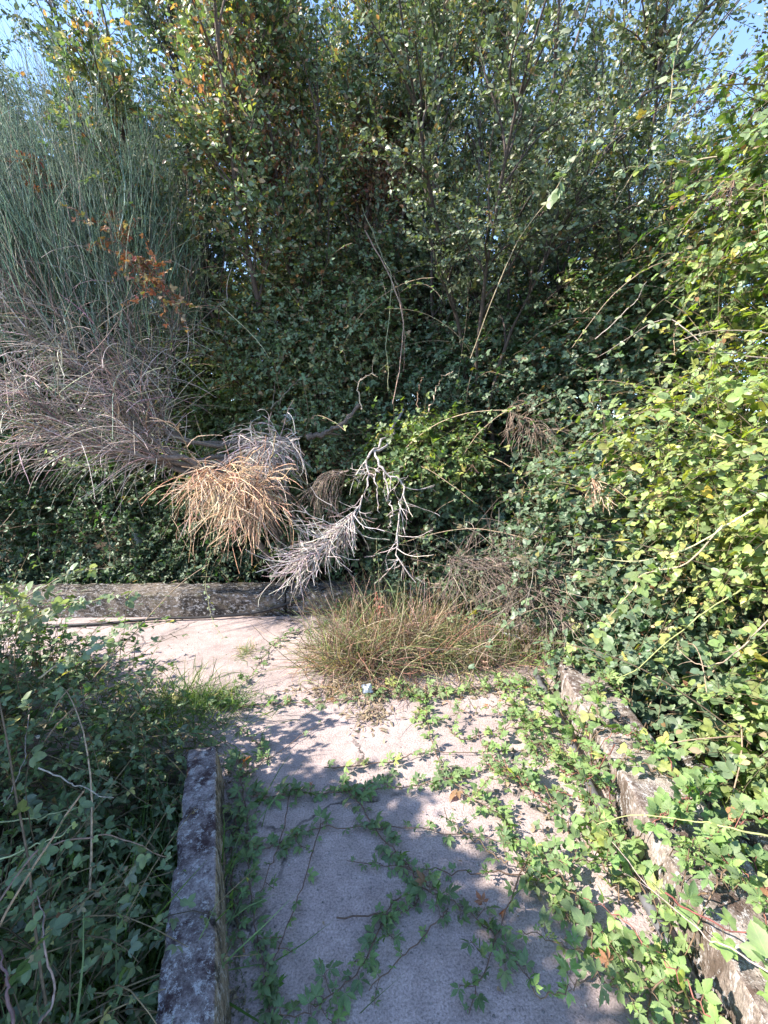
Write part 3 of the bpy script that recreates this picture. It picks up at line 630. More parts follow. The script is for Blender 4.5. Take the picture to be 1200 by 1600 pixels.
twig_clump('dry_twig_clump', 'thin tawny wisps of dry twig between the straw-orange clump and the bleached branch', 'twigs', 413, [at(545, 735, 4.0), at(515, 745, 3.95), at(490, 770, 3.9)], 60, (.25, .5), .26, (20, 80), P_BROWN, .0022, .2, 0, 1, (-.1, -.1, 0), 1)
twig_clump('dry_twig_clump', 'dull brown heap of dead broom twigs at the right, above the grass clumps', 'twigs', 414, [at(700, 870, 3.75), at(770, 885, 3.6), at(830, 905, 3.4), at(850, 930, 3.3)], 330, (.2, .8), .07, (20, 120), P_DULL, .0024, .1, 0, 1, (.05, -.2, -.05), 2, wob=.16)
twig_clump('dry_twig_clump', 'small dead brown twig clump in the shade right of the bramble clump', 'twigs', 415, [at(790, 640, 4.0), at(820, 655, 3.9), at(845, 680, 3.8)], 70, (.15, .4), .16, (20, 110), P_BROWN, .0018, .15, 0, 1, (.05, -.2, 0), 2)
twig_clump('dry_twig_clump', 'tiny tawny twig tuft beside the sunlit bramble at the right', 'twigs', 416, [at(925, 745, 2.9), at(935, 765, 2.85)], 26, (.12, .25), .12, (20, 80), P_ORANGE, .0018, 0, 0, 1, (-.05, -.2, -.1), 1)
def dead_branch():
    rng = np.random.default_rng(420)
    root = thing('dead_branch', 'bleached gnarled dead branch hooking over in the centre with twigs hanging down', 'branch', at(585, 706, 3.8))
    A = [[at(630, 640, 4.6), at(606, 680, 4.1), at(583, 704, 3.8), at(572, 720, 3.75), at(575, 742, 3.75), at(566, 775, 3.75), at(557, 807, 3.75), at(540, 828, 3.7)],
         [at(630, 660, 4.6), at(604, 694, 4.0), at(587, 706, 3.8), at(592, 724, 3.75), at(600, 738, 3.72), at(623, 746, 3.7), at(631, 768, 3.68), at(624, 797, 3.65), at(617, 828, 3.6), at(624, 877, 3.55), at(650, 912, 3.5)],
         [at(592, 724, 3.75), at(585, 745, 3.72), at(590, 775, 3.7), at(592, 800, 3.7)], [at(600, 738, 3.7), at(606, 775, 3.65), at(612, 800, 3.62), at(608, 830, 3.6)]]
    C = np.stack([smooth_path(p, 26, rng, .012) for p in A])
    for i, (r0, r1) in enumerate(((.011, .005), (.013, .004), (.007, .003), (.008, .003))):
        g = Geo(); tubes(g, C[i:i + 1], r0, r1, 8, (.42, .36, .34), rng); g.build('limb', M_bark, root)
    g = Geo(); P, D, ix, t = spawn(C[:2], 30, .4, 1, (15, 95), rng, -.15, (0, -.1, -.1)); cv = grow(P, D, rng.uniform(.05, .4, len(P)), 8, .03, .2, rng)
    tubes(g, cv, .0032, .0014, 4, palette(P_GREY, len(P), rng) * 1.15)
    P, D, ix, t = spawn(cv, 2, .2, .9, (20, 50), rng); cv = grow(P, D, rng.uniform(.05, .14, len(P)), 5, .02, .1, rng); tubes(g, cv, .002, .001, 4, palette(P_GREY, len(P), rng))
    g.build('twigs', M_stem, root)
dead_branch()
def limb(name, label, cat, pts, r0, r1, col, seed, twigs=0, group=None, k=8, jit=.008):
    rng = np.random.default_rng(seed); c = smooth_path(pts, 24, rng, jit)[None]; g = Geo(); tubes(g, c, r0, r1, k, col, rng)
    if twigs:
        P, D, ix, t = spawn(c, twigs, .3, 1, (30, 70), rng); tubes(g, grow(P, D, rng.uniform(.06, .2, twigs), 5, 0, .1, rng), r1 * .7, r1 * .3, 4, col, rng)
    o = g.build(name, M_bark, None); return tag(o, label, cat, group)
limb('fallen_log', 'short dark dead log slanting up through the leaves above the grey twig clump', 'log', [at(480, 684, 4.2), at(510, 676, 4.2), at(535, 662, 4.2), at(563, 633, 4.25)], .03, .02, (.16, .12, .1), 430, 4)
limb('dead_stub', 'pale broken twig with a forked tip above the dead log', 'twig', [at(565, 640, 4.2), at(560, 600, 4.15), at(572, 588, 4.1), at(588, 583, 4.1)], .007, .003, (.45, .36, .27), 431, 3, 'single dead twigs')
limb('dead_stub', 'hooked pale twig standing up right of the hanging stems', 'twig', [at(667, 647, 3.9), at(680, 612, 3.9), at(692, 590, 3.9), at(706, 582, 3.9)], .006, .0035, (.48, .36, .27), 432, 1, 'single dead twigs')
limb('dead_stub', 'thin brown twig standing just left of the hooked pale twig', 'twig', [at(650, 640, 3.95), at(655, 605, 3.95), at(661, 590, 3.95)], .004, .002, (.28, .18, .12), 433, 0, 'single dead twigs')
HG = 'thin stems hanging in the centre'
limb('hanging_vine', 'left of the thin stems hanging in the centre, greenish with few leaves', 'vine', [at(565, 320, 4.4), at(597, 400, 4.2), at(612, 440, 4.1), at(604, 530, 4.0), at(607, 610, 4.0)], .005, .003, (.30, .30, .18), 434, 2, HG, 5, .004)
limb('hanging_vine', 'thickest brown stem hanging in the centre, reaching the bramble clump', 'vine', [at(570, 360, 4.4), at(612, 440, 4.1), at(629, 495, 4.0), at(627, 560, 4.0), at(613, 632, 3.9)], .007, .004, (.33, .22, .17), 435, 3, HG, 6, .004)
limb('hanging_vine', 'rightmost thin brown stem hanging in the centre', 'vine', [at(615, 430, 4.15), at(628, 480, 4.1), at(632, 530, 4.05), at(631, 580, 4.05)], .0035, .002, (.28, .18, .14), 436, 0, HG, 5, .004)
SG = 'bare stems in the thicket'
limb('bare_stem', 'grey bare stem leaning in the bramble left of centre', 'stem', [at(505, 560, 4.5), at(480, 585, 4.4), at(450, 610, 4.3), at(420, 640, 4.3)], .006, .003, (.33, .27, .22), 437, 3, SG, 5)
limb('bare_stem', 'upright thin stem left of the leaning grey stem', 'stem', [at(452, 510, 4.4), at(442, 560, 4.35), at(430, 600, 4.3), at(425, 640, 4.3)], .004, .002, (.3, .22, .18), 438, 0, SG, 5)
for i, (x0, y0, x1, y1, lab) in enumerate([(280, 400, 305, 325, 'left'), (300, 398, 322, 330, 'middle'), (308, 405, 334, 335, 'right')]):
    limb('dry_stalk', f'{lab} one of three straight pale dry stalks standing above the broom shrub', 'stalk', [at(x0, y0, 4.2), at((x0 + x1) / 2 - 1, (y0 + y1) / 2, 4.2), at(x1, y1, 4.2)], .004, .002, (.55, .45, .33), 440 + i, 0, 'dry stalks above the broom', 5, .003)

# ------------------------------------------------------------------ single long bramble canes with leaves
def cane(pts, label, seed, n=10, leaf=.055, pal=P_BRSUN, col=(.35, .28, .18), r=.004, comp=TRI, tpl=T_ROUND, t0=.1, group='single bramble canes', name='bramble_cane', cat='cane', mat_=None, nup=.6, rnd=.4):
    rng = np.random.default_rng(seed); c = smooth_path(pts, 30, rng, .0007)[None]
    kk = np.linspace(0, 1, 30); c[0] += (np.sin(kk[:, None] * rng.uniform(9, 17, 3) + rng.uniform(0, 6, 3)) * .006 + np.sin(kk[:, None] * rng.uniform(25, 45, 3)) * .002) * (kk * (1 - kk) * 4)[:, None]
    if n == 0:
        g = Geo(); tubes(g, c, r, r * .45, 6, col, rng)
        P, D, ix, t = spawn(c, 5, .3, 1, (30, 60), rng); tubes(g, grow(P, D, rng.uniform(.02, .08, 5), 4, 0, .1, rng), r * .4, r * .2, 4, col)
        return tag(g.build(name, M_stem), label, cat, group)
    root = thing(name, label, cat, c[0, 0], group)
    s = Geo(); g = Geo(); tubes(s, c, r, r * .4, 6, col, rng)
    leaves_on(g, c, n, leaf, rng, pal, tpl, t0, 1, comp[0], comp[1], .55, nup, .4, lambda P: np.array([-.1, -.75, 0]), rnd, -.1, s)
    s.build('stem', M_stem, root); g.build('leaves', mat_ or M_leaf, root); return root
P_PALE = [((.20, .25, .15), 4), ((.27, .32, .20), 3), ((.13, .18, .08), 2), ((.34, .34, .06), .3)]
cane([at(735, 560, 3.6), at(765, 480, 3.4), at(807, 383, 3.2), at(857, 310, 3.0), at(897, 250, 2.9), at(940, 205, 2.85), at(990, 160, 2.8)], 'long leafy cane arching from the dark thicket to the upper right, pale leaf clusters', 500, 24, 0.075, P_PALE, t0=.45)
cane([at(960, 320, 3.0), at(1007, 243, 2.8), at(1040, 213, 2.75), at(1087, 163, 2.7)], 'cane rising beside a berry cluster near the upper right', 501, 16, 0.06, P_PALE)
cane([at(1120, 245, 2.5), at(1060, 252, 2.6), at(1000, 258, 2.7), at(966, 268, 2.7)], 'horizontal cane reaching left out of the upper right bramble bank', 502, 16, 0.058, P_PALE)
cane([at(1045, 180, 3.0), at(1050, 133, 3.0), at(1054, 93, 3.0), at(1067, 38, 3.0)], 'upright cane tip standing against the trees left of the blue sky patch', 503, 14, 0.07, P_PALE)
cane([at(1100, 180, 3.3), at(1150, 110, 3.3), at(1185, 65, 3.3), at(1200, 20, 3.3)], 'purplish cane crossing the blue sky patch at the upper right corner', 504, 11, .045, [((.10, .06, .08), 3), ((.08, .09, .06), 2)], (.2, .12, .12))
cane([at(1050, 140, 3.5), at(1085, 95, 3.5), at(1110, 50, 3.5)], 'small purplish spray of leaves inside the blue sky patch', 505, 10, .04, [((.10, .06, .08), 3), ((.08, .09, .06), 2)], (.2, .12, .12))
cane([at(1180, 795, 2.0), at(1130, 825, 2.05), at(1060, 862, 2.15), at(1000, 877, 2.25), at(930, 872, 2.3)], 'smooth pale bare cane lying across the right bramble, tip pointing left', 506, 0, col=(.42, .40, .22), r=.005)
cane([at(1130, 820, 2.1), at(1070, 880, 2.1), at(1007, 897, 2.2), at(973, 940, 2.2), at(925, 997, 2.3)], 'leafy cane with small bright leaves pointing down left over the dark right bramble', 507, 20, 0.06, P_BRSUN, t0=.3)
cane([at(1160, 920, 1.9), at(1140, 933, 1.95), at(1100, 957, 2.0), at(1050, 997, 2.05), at(997, 1045, 2.1), at(960, 1060, 2.15)], 'yellow-green cane slanting down left above the right wall', 508, 6, .04, P_BRSUN, (.32, .34, .13), .004)
cane([at(1210, 960, 1.75), at(1167, 1002, 1.8), at(1120, 1038, 1.85), at(1087, 1037, 1.9), at(1057, 1012, 1.95)], 'thin bare cane curving like a hook at the right edge', 509, 0, col=(.33, .25, .18), r=.003)
cane([at(1215, 1310, 1.35), at(1130, 1290, 1.4), at(1072, 1281, 1.5), at(975, 1277, 1.6), at(926, 1289, 1.65)], 'yellow-green straight shoot crossing the right wall from side to side', 510, 3, .035, P_BRSUN, (.36, .38, .15), .003)
cane([at(1215, 1525, 1.05), at(1150, 1490, 1.12), at(1087, 1450, 1.22), at(1020, 1390, 1.36), at(956, 1315, 1.55)], 'long grey-pink bare cane running diagonally over the lower right creepers', 511, 0, col=(.34, .27, .24), r=.0025)
cane([at(1040, 1395, 1.35), at(1090, 1430, 1.25), at(1150, 1455, 1.2), at(1215, 1465, 1.15)], 'wine-red creeper stem at the lower right edge', 512, 4, 0.05, P_CREEPSUN, (.22, .07, .06), .003, QUI, T_TOOTH, cat='creeper')
cane([at(1200, 720, 2.0), at(1120, 680, 2.2), at(1040, 640, 2.5), at(960, 660, 2.7)], 'arching cane crest on top of the sunlit right bramble', 513, 18, 0.07, P_BRSUN)
cane([at(1200, 560, 2.3), at(1110, 545, 2.4), at(1040, 500, 2.6), at(930, 560, 3.0)], 'grey woody cane with pale leaves in the middle of the right bank', 514, 15, 0.065, P_PALE, (.35, .28, .25))
cane([at(930, 530, 3.2), at(985, 480, 3.0), at(1010, 440, 2.9)], 'thin grey cane in the shaded part of the right bramble bank', 515, 4, .045, P_PALE, (.42, .36, .32))
cane([at(1190, 250, 2.5), at(1135, 280, 2.5), at(1085, 335, 2.6), at(1060, 370, 2.6)], 'straight brownish cane in the upper right bramble bank above the dark berries', 516, 3, .045, P_BRSUN, (.35, .24, .18))
# left side sprays
LG = 'leafy cane tips at the left'
cane([at(-40, 1000, 1.88), at(0, 960, 1.98), at(43, 930, 2.08), at(93, 903, 2.18), at(133, 892, 2.23), at(178, 886, 2.28)], 'uppermost cane tip at the left with pale round leaves in front of the far wall', 520, 34, 0.05, P_PALE, t0=.05, group=LG)
cane([at(-20, 1020, 1.88), at(33, 977, 1.98), at(100, 947, 2.08), at(143, 938, 2.13), at(212, 930, 2.23)], 'second cane tip at the left, its leaves over the black cable', 521, 34, 0.05, P_PALE, group=LG)
cane([at(60, 1060, 1.78), at(100, 1033, 1.88), at(150, 1007, 1.98), at(205, 978, 2.08)], 'lowest cane tip at the left reaching over the sunlit slab', 522, 30, 0.048, P_PALE, group=LG)
cane([at(-30, 900, 1.78), at(10, 925, 1.88), at(35, 950, 1.98), at(60, 985, 2.03)], 'drooping pale leaves at the left edge by the wall', 523, 26, 0.048, P_PALE, group=LG)
cane([at(45, 1100, 1.9), at(42, 1160, 1.7), at(25, 1220, 1.55), at(5, 1260, 1.5)], 'grey-green bare stem at the left edge below the litter', 524, 2, .045, P_PALE, (.3, .25, .22), .0026, group=LG)
cane([at(-10, 1285, 1.3), at(50, 1280, 1.3), at(100, 1268, 1.33), at(122, 1262, 1.35)], 'pale green shoot tip pointing right at the left edge', 525, 3, .022, P_BRSUN, (.30, .34, .18), .0022, group=LG)
cane([at(-10, 1345, 1.15), at(50, 1325, 1.18), at(100, 1298, 1.22), at(122, 1286, 1.25)], 'second pale green shoot tip just below the first', 526, 3, .022, P_BRSUN, (.30, .34, .18), .0022, group=LG)
cane([at(60, 1200, 1.5), at(110, 1222, 1.5), at(140, 1237, 1.5), at(178, 1247, 1.5)], 'thin grey shoot arching right over the shaded left bramble', 527, 3, .03, P_BR, (.3, .26, .22), .003, group=LG)
cane([at(-10, 1420, 1.0), at(60, 1330, 1.1), at(140, 1305, 1.2), at(210, 1320, 1.25), at(262, 1340, 1.3)], 'large-leaved brown cane reaching the kerb at the lower left', 528, 12, 0.038, P_BR, (.22, .15, .12), .0028, group=LG)
cane([at(60, 1600, .95), at(80, 1560, 1.0), at(72, 1470, 1.0), at(66, 1430, 1.05), at(55, 1390, 1.1)], 'upright pinkish stem in the lower left corner', 529, 10, 0.038, P_BR, (.30, .22, .2), .003, group=LG)
cane([at(20, 1640, .9), at(12, 1530, .95), at(-5, 1480, 1.0)], 'thick dark reddish stem in the bottom left corner', 530, 3, 0.035, P_BR, (.2, .12, .12), .004, group=LG)
# hanging creeper under the straw clump
cane([at(330, 800, 3.7), at(328, 860, 3.65), at(322, 905, 3.6), at(325, 940, 3.5), at(335, 975, 3.35), at(350, 1000, 3.2)], 'small-leaved vine hanging from the straw-orange clump down to the slab', 531, 26, .036, P_PALE, (.25, .26, .12), .0025, ONE, T_OVAL, .1, None, 'hanging_vine', 'vine')
cane([at(125, 760, 3.6), at(140, 775, 3.6), at(158, 810, 3.6), at(172, 850, 3.6), at(168, 893, 3.6)], 'thin brown vine dangling in front of the dark gap at the left', 532, 6, .03, P_PALE, (.28, .18, .12), .0025, ONE, T_OVAL, .1, None, 'hanging_vine', 'vine')
cane([at(70, 705, 3.45), at(95, 718, 3.40), at(125, 728, 3.35), at(165, 735, 3.35)], 'spray of pale leaves hanging from the lower left of the broom shrub', 533, 26, .042, P_PALE, (.25, .2, .12), .003, ONE, T_ROUND, .0, None, 'hanging_vine', 'vine')
cane([at(588, 840, 3.7), at(590, 880, 3.65), at(592, 910, 3.6), at(596, 945, 3.5)], 'small green vine hanging below the bleached dead branch', 534, 24, .035, P_BR, (.2, .2, .1), .0025, ONE, T_OVAL, .0, None, 'hanging_vine', 'vine')
cane([at(588, 925, 3.5), at(592, 945, 3.45), at(594, 965, 3.4), at(596, 985, 3.35)], 'little upright plant with wine-red leaves on top of the straw grass', 535, 20, .035, [((.35, .05, .05), 3), ((.25, .05, .04), 2)], (.3, .06, .05), .003, ONE, T_OVAL, .0, None, 'red_plant', 'plant')

# berries
def berries(p, label, seed, n=9, rad=.05):
    rng = np.random.default_rng(seed); g = Geo(); root = thing('blackberry_cluster', label, 'berries', p, 'blackberry clusters')
    s = Geo(); P = p + rng.normal(size=(n, 3)) * rad
    import bmesh
    bm = bmesh.new(); bmesh.ops.create_icosphere(bm, subdivisions=1, radius=1); V = np.array([v.co[:] for v in bm.verts]); F = np.array([[v.index for v in f.verts] for f in bm.faces]); bm.free()
    for q in P:
        for k in range(14):
            d = nrm(rng.normal(size=3)); g.add(q + d * .006 + V * .0032, [F])
    st = np.stack([np.stack([p + (0, 0, .05), (p + q) / 2 + (0, 0, .02), q]) for q in P]); tubes(s, st, .0016, .001, 4, (.2, .12, .08))
    g.build('fruit', M_berry, root); s.build('stalks', M_stem, root)
berries(at(1085, 172, 2.75), 'cluster of black berries close to the upper right skyline', 540, 12, .05)
berries(at(1145, 300, 2.0), 'larger cluster of dark berries lower down in the upper right bramble', 541, 16, .05)
berries(at(738, 735, 3.6), 'small brownish berry cluster right of the bramble clump in the centre', 542, 7, .03)

# ------------------------------------------------------------------ creepers on the slab
CR = [
 ([(880, 1375), (800, 1371), (720, 1370), (650, 1364), (541, 1352)], 'long straight creeper runner on the shaded slab, its bare tip pointing left', 9, .035, .45),
 ([(830, 1330), (796, 1416), (766, 1495), (732, 1590)], 'creeper runner heading down the right half of the slab to the bottom edge', 11, .05, 0),
 ([(530, 1235), (560, 1259), (594, 1311), (627, 1345), (650, 1375), (702, 1412), (747, 1446), (790, 1490), (830, 1540)], 'dense diagonal creeper crossing the middle of the shaded slab', 30, .05, 0),
 ([(690, 1405), (650, 1397), (612, 1420), (594, 1457), (564, 1517), (511, 1566), (474, 1592), (421, 1596)], 'creeper curling from the slab centre down to the bottom edge', 26, .048, 0),
 ([(700, 1430), (687, 1442), (631, 1499), (575, 1553)], 'short sparse runner pointing down left at the slab centre', 6, .035, 0),
 ([(510, 1290), (500, 1300), (477, 1375), (444, 1469), (425, 1514)], 'thin runner with few small leaves left of the slab centre', 7, .04, 0),
 ([(455, 1240), (451, 1255), (440, 1311), (417, 1375), (400, 1430)], 'thin runner between the kerb and the sparse leaves', 6, .045, 0),
 ([(375, 1180), (376, 1220), (384, 1262), (386, 1300), (388, 1337), (391, 1394), (402, 1469), (414, 1525), (421, 1600)], 'leafy creeper running along the foot of the lichened kerb', 44, .052, 0),
 ([(372, 1250), (362, 1340), (365, 1420), (382, 1490)], 'second creeper hugging the lichened kerb', 14, .045, 0),
 ([(395, 1252), (430, 1248), (500, 1244), (590, 1240), (687, 1225), (762, 1206), (870, 1170)], 'dense creeper crossing the slab at the edge of the shade', 46, .05, 0),
 ([(414, 1334), (455, 1315), (500, 1300), (612, 1300), (725, 1311), (850, 1330)], 'creeper crossing the slab just below the shade edge', 22, .045, 0),
 ([(507, 1206), (612, 1195), (672, 1180), (800, 1180), (890, 1150)], 'sparse creeper crossing the sunlit slab', 15, .042, 0),
 ([(665, 1075), (668, 1131), (687, 1199), (725, 1244), (781, 1281), (800, 1311), (860, 1380), (890, 1450)], 'creeper coming down from the grass clumps to the lower right', 36, .052, 0),
 ([(526, 1441), (612, 1433), (642, 1424), (660, 1400)], 'short bare runner pointing left on the shaded slab', 4, .03, .2),
 ([(340, 1240), (361, 1225), (399, 1206), (477, 1150), (520, 1125)], 'dark bare runner reaching from the kerb end to the litter', 4, .03, 0),
 ([(290, 1112), (360, 1108), (420, 1105), (520, 1100), (600, 1092), (660, 1085)], 'creeper along the near edge of the straw grass', 34, .05, 0),
 ([(330, 1130), (370, 1140), (400, 1165), (420, 1190)], 'short creeper by the square end of the kerb', 14, .045, 0),
 ([(480, 985), (440, 1000), (420, 1020), (400, 1050), (370, 1080), (350, 1110)], 'creeper in the joint of the sunlit slab left of the straw grass', 26, .042, 0),
 ([(650, 1090), (720, 1085), (790, 1075), (860, 1080), (900, 1100)], 'creeper along the front of the green grass clumps', 26, .052, 0),
 ([(700, 1140), (720, 1160), (760, 1150), (820, 1140), (880, 1135)], 'sparse creeper with long shadows on the sunlit slab at the right', 12, .042, 0),
 ([(560, 1085), (620, 1080), (655, 1100), (650, 1130)], 'bright leafy creeper tuft at the front of the grass', 20, .055, 0),
 ([(140, 972), (190, 975), (240, 975), (290, 968)], 'few dark creeper leaves on the black cable at the far wall', 7, .06, 0),
]
def vine(pts3, label, seed, n, leaf, t0, pal, group='creepers on the slab', comp=QUI, lift=.02, r=.0026, tpl=T_CREEP, stem=(.13, .08, .055), raise_=.012, nup=1.0, name='creeper_vine'):
    rng = np.random.default_rng(seed); c = smooth_path(pts3, max(16, 6 * len(pts3)), rng, .0025)
    c[:, 2] += raise_ + np.abs(rng.normal(size=len(c))) * lift * .4
    root = thing(name, label, 'creeper', c[0], group); s = Geo(); g = Geo()
    tubes(s, c[None], r, r * .5, 5, stem, rng)
    # short side shoots
    m = max(2, n // 5); P, D, ix, t = spawn(c[None], m, .05, .95, (40, 90), rng); D[:, 2] = np.abs(D[:, 2]) * .3 + .05
    sh = grow(P, D, rng.uniform(.03, .11, m), 5, .03, .15, rng); sh[:, :, 2] = np.maximum(sh[:, :, 2], c[:, 2].min())
    tubes(s, sh, r * .5, r * .3, 3, stem, rng)
    leaves_on(g, c[None], n, leaf, rng, pal, tpl, t0, 1.0, comp[0], comp[1], .45, nup, .35, None, .35, .45, s, stem)
    leaves_on(g, sh, 3, leaf * .85, rng, pal, tpl, .3, 1.0, comp[0], comp[1], .4, nup, .35, None, .35, .4, s, stem)
    s.build('stem', M_stem, root); g.build('leaves', M_creep, root)
for i, (pp, lab, n, lf, t0) in enumerate(CR):
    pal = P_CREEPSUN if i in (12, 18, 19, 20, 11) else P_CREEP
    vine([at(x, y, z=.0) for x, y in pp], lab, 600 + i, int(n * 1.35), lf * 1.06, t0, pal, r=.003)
for k, (pp, lab) in enumerate([
 ([(515, 960), (560, 940), (610, 930), (660, 945)], 'green sprig trailing over the back of the straw grass mound'),
 ([(480, 1000), (520, 975), (565, 965), (600, 990)], 'green sprig trailing over the left shoulder of the straw grass mound'),
 ([(640, 1060), (690, 1035), (740, 1030), (800, 1045)], 'green sprig threading through the greener grass clumps'),
 ([(700, 980), (760, 960), (820, 975), (870, 1000)], 'green sprig climbing through the dead brown twig heap')]):
    pz = [at(x, y, z=.0) for x, y in pp]; h = (.22, .2, .16, .3)[k]
    pz = [at(x, y, t=p_t) for (x, y), p_t in zip(pp, [3.7 - .1 * k] * 4)]; pz = [np.array([p[0], p[1], max(p[2], .05)]) for p in pz]
    vine(pz, lab, 780 + k, 26, .045, 0, P_BR, 'sprigs in the grass', TRI, .03, .0025, T_OVAL)
# mass of creepers over the right wall
rg = np.random.default_rng(650)
labs = [('beside the flaking wall in the lower right', 0)]
wheres = ['at the bottom edge', 'just above the bottom edge', 'low by the pipe', 'beside the pipe', 'above the pipe', 'at mid height', 'over the middle', 'in the upper part', 'near the far end', 'at the very far end']
for k in [q for q in range(60) if q // 10 != 4]:
    y0 = .62 + 2.0 * ((k % 10) + .5) / 10 + rg.uniform(-.08, .08); side = min(k // 10, 5)
    xo = (-.30, -.13, .03, .2, .12, -.04)[side] + rg.uniform(-.05, .06); pts = []
    zt = lambda x, y: .235 if (RK(y) - .01 < x < RK(y) + .28) else (.012 if x < RK(y) else .03)
    ang = rg.uniform(-1, 1) * .9 + (math.pi / 2 if k % 3 else math.pi)
    x, y = RK(y0) + xo, y0
    for j in range(6):
        pts.append((x, y, (zt(x, y) if side < 5 else .06 + .03 * j) + rg.uniform(.0, .04))); x += math.cos(ang) * .11; y += math.sin(ang) * .11; ang += rg.normal() * .25
        y = max(.5, y)
    w = wheres[k % 10]; sd = ('spreading slab creeper', 'wall-foot creeper', 'creeper draped over the edge', 'creeper lying on top', 'second creeper lying on top', 'hanging creeper on the inner face')[side]
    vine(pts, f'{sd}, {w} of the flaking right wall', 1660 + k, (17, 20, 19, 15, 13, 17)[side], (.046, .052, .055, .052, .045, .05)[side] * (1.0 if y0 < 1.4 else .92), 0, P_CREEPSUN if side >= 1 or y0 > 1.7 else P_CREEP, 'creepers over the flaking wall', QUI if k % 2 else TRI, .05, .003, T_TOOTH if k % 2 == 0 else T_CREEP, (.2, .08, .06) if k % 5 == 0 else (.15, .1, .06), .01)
# creepers on right bottom corner beyond wall
for k in range(8):
    p0 = np.array([1.32 + rg.uniform(-.05, .4), .8 + .12 * k, .15 + rg.uniform(0, .2)]); a = rg.uniform(2.2, 4.2)
    pts = [p0 + np.array([math.cos(a) * j * .09, math.sin(a) * j * .09, .02 * j - .008 * j * j]) for j in range(5)]
    vine(pts, ('large-leaved creeper beyond the flaking wall, ' + ['nearest the bottom right corner', 'second from the bottom right corner', 'third from the bottom right corner', 'level with the wine-red stem', 'just above the wine-red stem', 'over the dark gap', 'beside the sunken ledge', 'at the far end of the sunken ledge'][k]), 720 + k, 22, .056, 0, P_CREEPSUN, 'creepers beyond the flaking wall', TRI if k % 2 else QUI, .03, .0035, T_TOOTH, (.2, .08, .06), .0)

# ------------------------------------------------------------------ grass
def grass(c, n, w, L, label, seed, pal, width=.004, droop=.1, spread=.6, group='grass clumps', out=(0, 0, 0), name='grass_clump', z=0.0, stemmy=0):
    rng = np.random.default_rng(seed); c = np.array([c[0], c[1], z]); P = c + np.stack([rng.normal(size=n) * w[0], rng.normal(size=n) * w[1], np.zeros(n)], 1)
    D = np.stack([rng.normal(size=n) * spread, rng.normal(size=n) * spread, np.ones(n)], 1) + np.array(out); D[:, :2] += (P - c)[:, :2] * 1.2
    cv = grow(P, D, L[0] * .5 + (L[1] * 1.15 - L[0] * .5) * rng.beta(1.6, 2.2, n), 8, droop * rng.uniform(0, 2.2, n), .15, rng); cv[:, :, 2] = np.maximum(cv[:, :, 2], z + .004)
    root = thing(name, label, 'grass', c, group); g = Geo(); ribbons(g, cv, width * rng.uniform(.6, 1.3, n), rng, pal); g.build('blades', M_grass, root)
    if stemmy:
        s = Geo(); P = c + np.stack([rng.normal(size=stemmy) * w[0], rng.normal(size=stemmy) * w[1], np.zeros(stemmy)], 1)
        cv = grow(P, np.stack([rng.normal(size=stemmy) * .8, rng.normal(size=stemmy) * .8 - .15, np.ones(stemmy)], 1), L[0] * .4 + L[1] * rng.beta(1.6, 1.8, stemmy), 9, droop * rng.uniform(0, 2, stemmy), .19, rng); cv[:, :, 2] = np.maximum(cv[:, :, 2], z + .006)
        tubes(s, cv, .0026, .0012, 4, palette([((.36, .24, .17), 3), ((.26, .14, .10), 3), ((.17, .20, .08), 3.5), ((.55, .45, .32), 1), ((.11, .07, .05), 2.5)], stemmy, rng, .25)); s.build('stalks', M_stem, root)
G1 = at(560, 1035, z=0); G2 = at(640, 1020, z=0); G3 = at(730, 1030, z=0); G4 = at(810, 1010, z=0); G5 = at(600, 965, z=0)
grass(G1, 750, (.16, .14), (.25, .66), 'straw-coloured grass clump with reddish stalks on the sunlit slab', 800, P_STRAW, .0035, .09, .65, stemmy=1000)
grass(G2, 650, (.17, .15), (.3, .72), 'browner grass clump right behind the straw-coloured one', 801, P_STRAW, .0035, .08, .6, stemmy=900)
grass(G3, 600, (.2, .13), (.18, .45), 'mixed green and straw grass clump in the middle of the far slab', 802, P_STRAW + P_GR, .0045, .09, .65, stemmy=500)
grass(G4, 450, (.2, .16), (.15, .36), 'thin green grass clump under the dead brown twig heap', 803, P_GR + P_STRAW[:2], .004, .12, .7, stemmy=300)
grass(G5, 650, (.28, .12), (.25, .65), 'greener fine grass against the foot of the far wall', 804, P_GR + P_STRAW[:2], .0035, .1, .6, stemmy=300)
grass(at(255, 1130, z=0), 900, (.22, .18), (.12, .34), 'shaded green grass tuft behind the square end of the kerb', 805, P_GR, .005, .1, .5)
grass(at(190, 1180, z=-.1), 700, (.2, .2), (.15, .42), 'shaded green grass tuft left of the kerb end', 806, P_GR, .005, .1, .5, z=-.2)
grass((-1.0, 1.55), 900, (.12, .3), (.3, .65), 'long dark grass between the left bramble and the kerb', 807, P_GR[:2], .006, .08, .6, z=-.36)
grass((-.80, 1.0), 1100, (.09, .3), (.4, .85), 'long shaded grass at the lower left against the kerb', 808, P_GR[:2], .007, .08, .7, z=-.36)
grass(at(385, 1020, z=0), 150, (.03, .07), (.06, .15), 'thin grass line in the slab joint left of the straw grass', 809, P_STRAW + P_GR, .003, .15, .8)
grass(at(320, 1095, z=0), 600, (.14, .05), (.06, .16), 'low grass fringe along the near edge of the sunlit slab', 810, P_GR, .004, .12, .7)

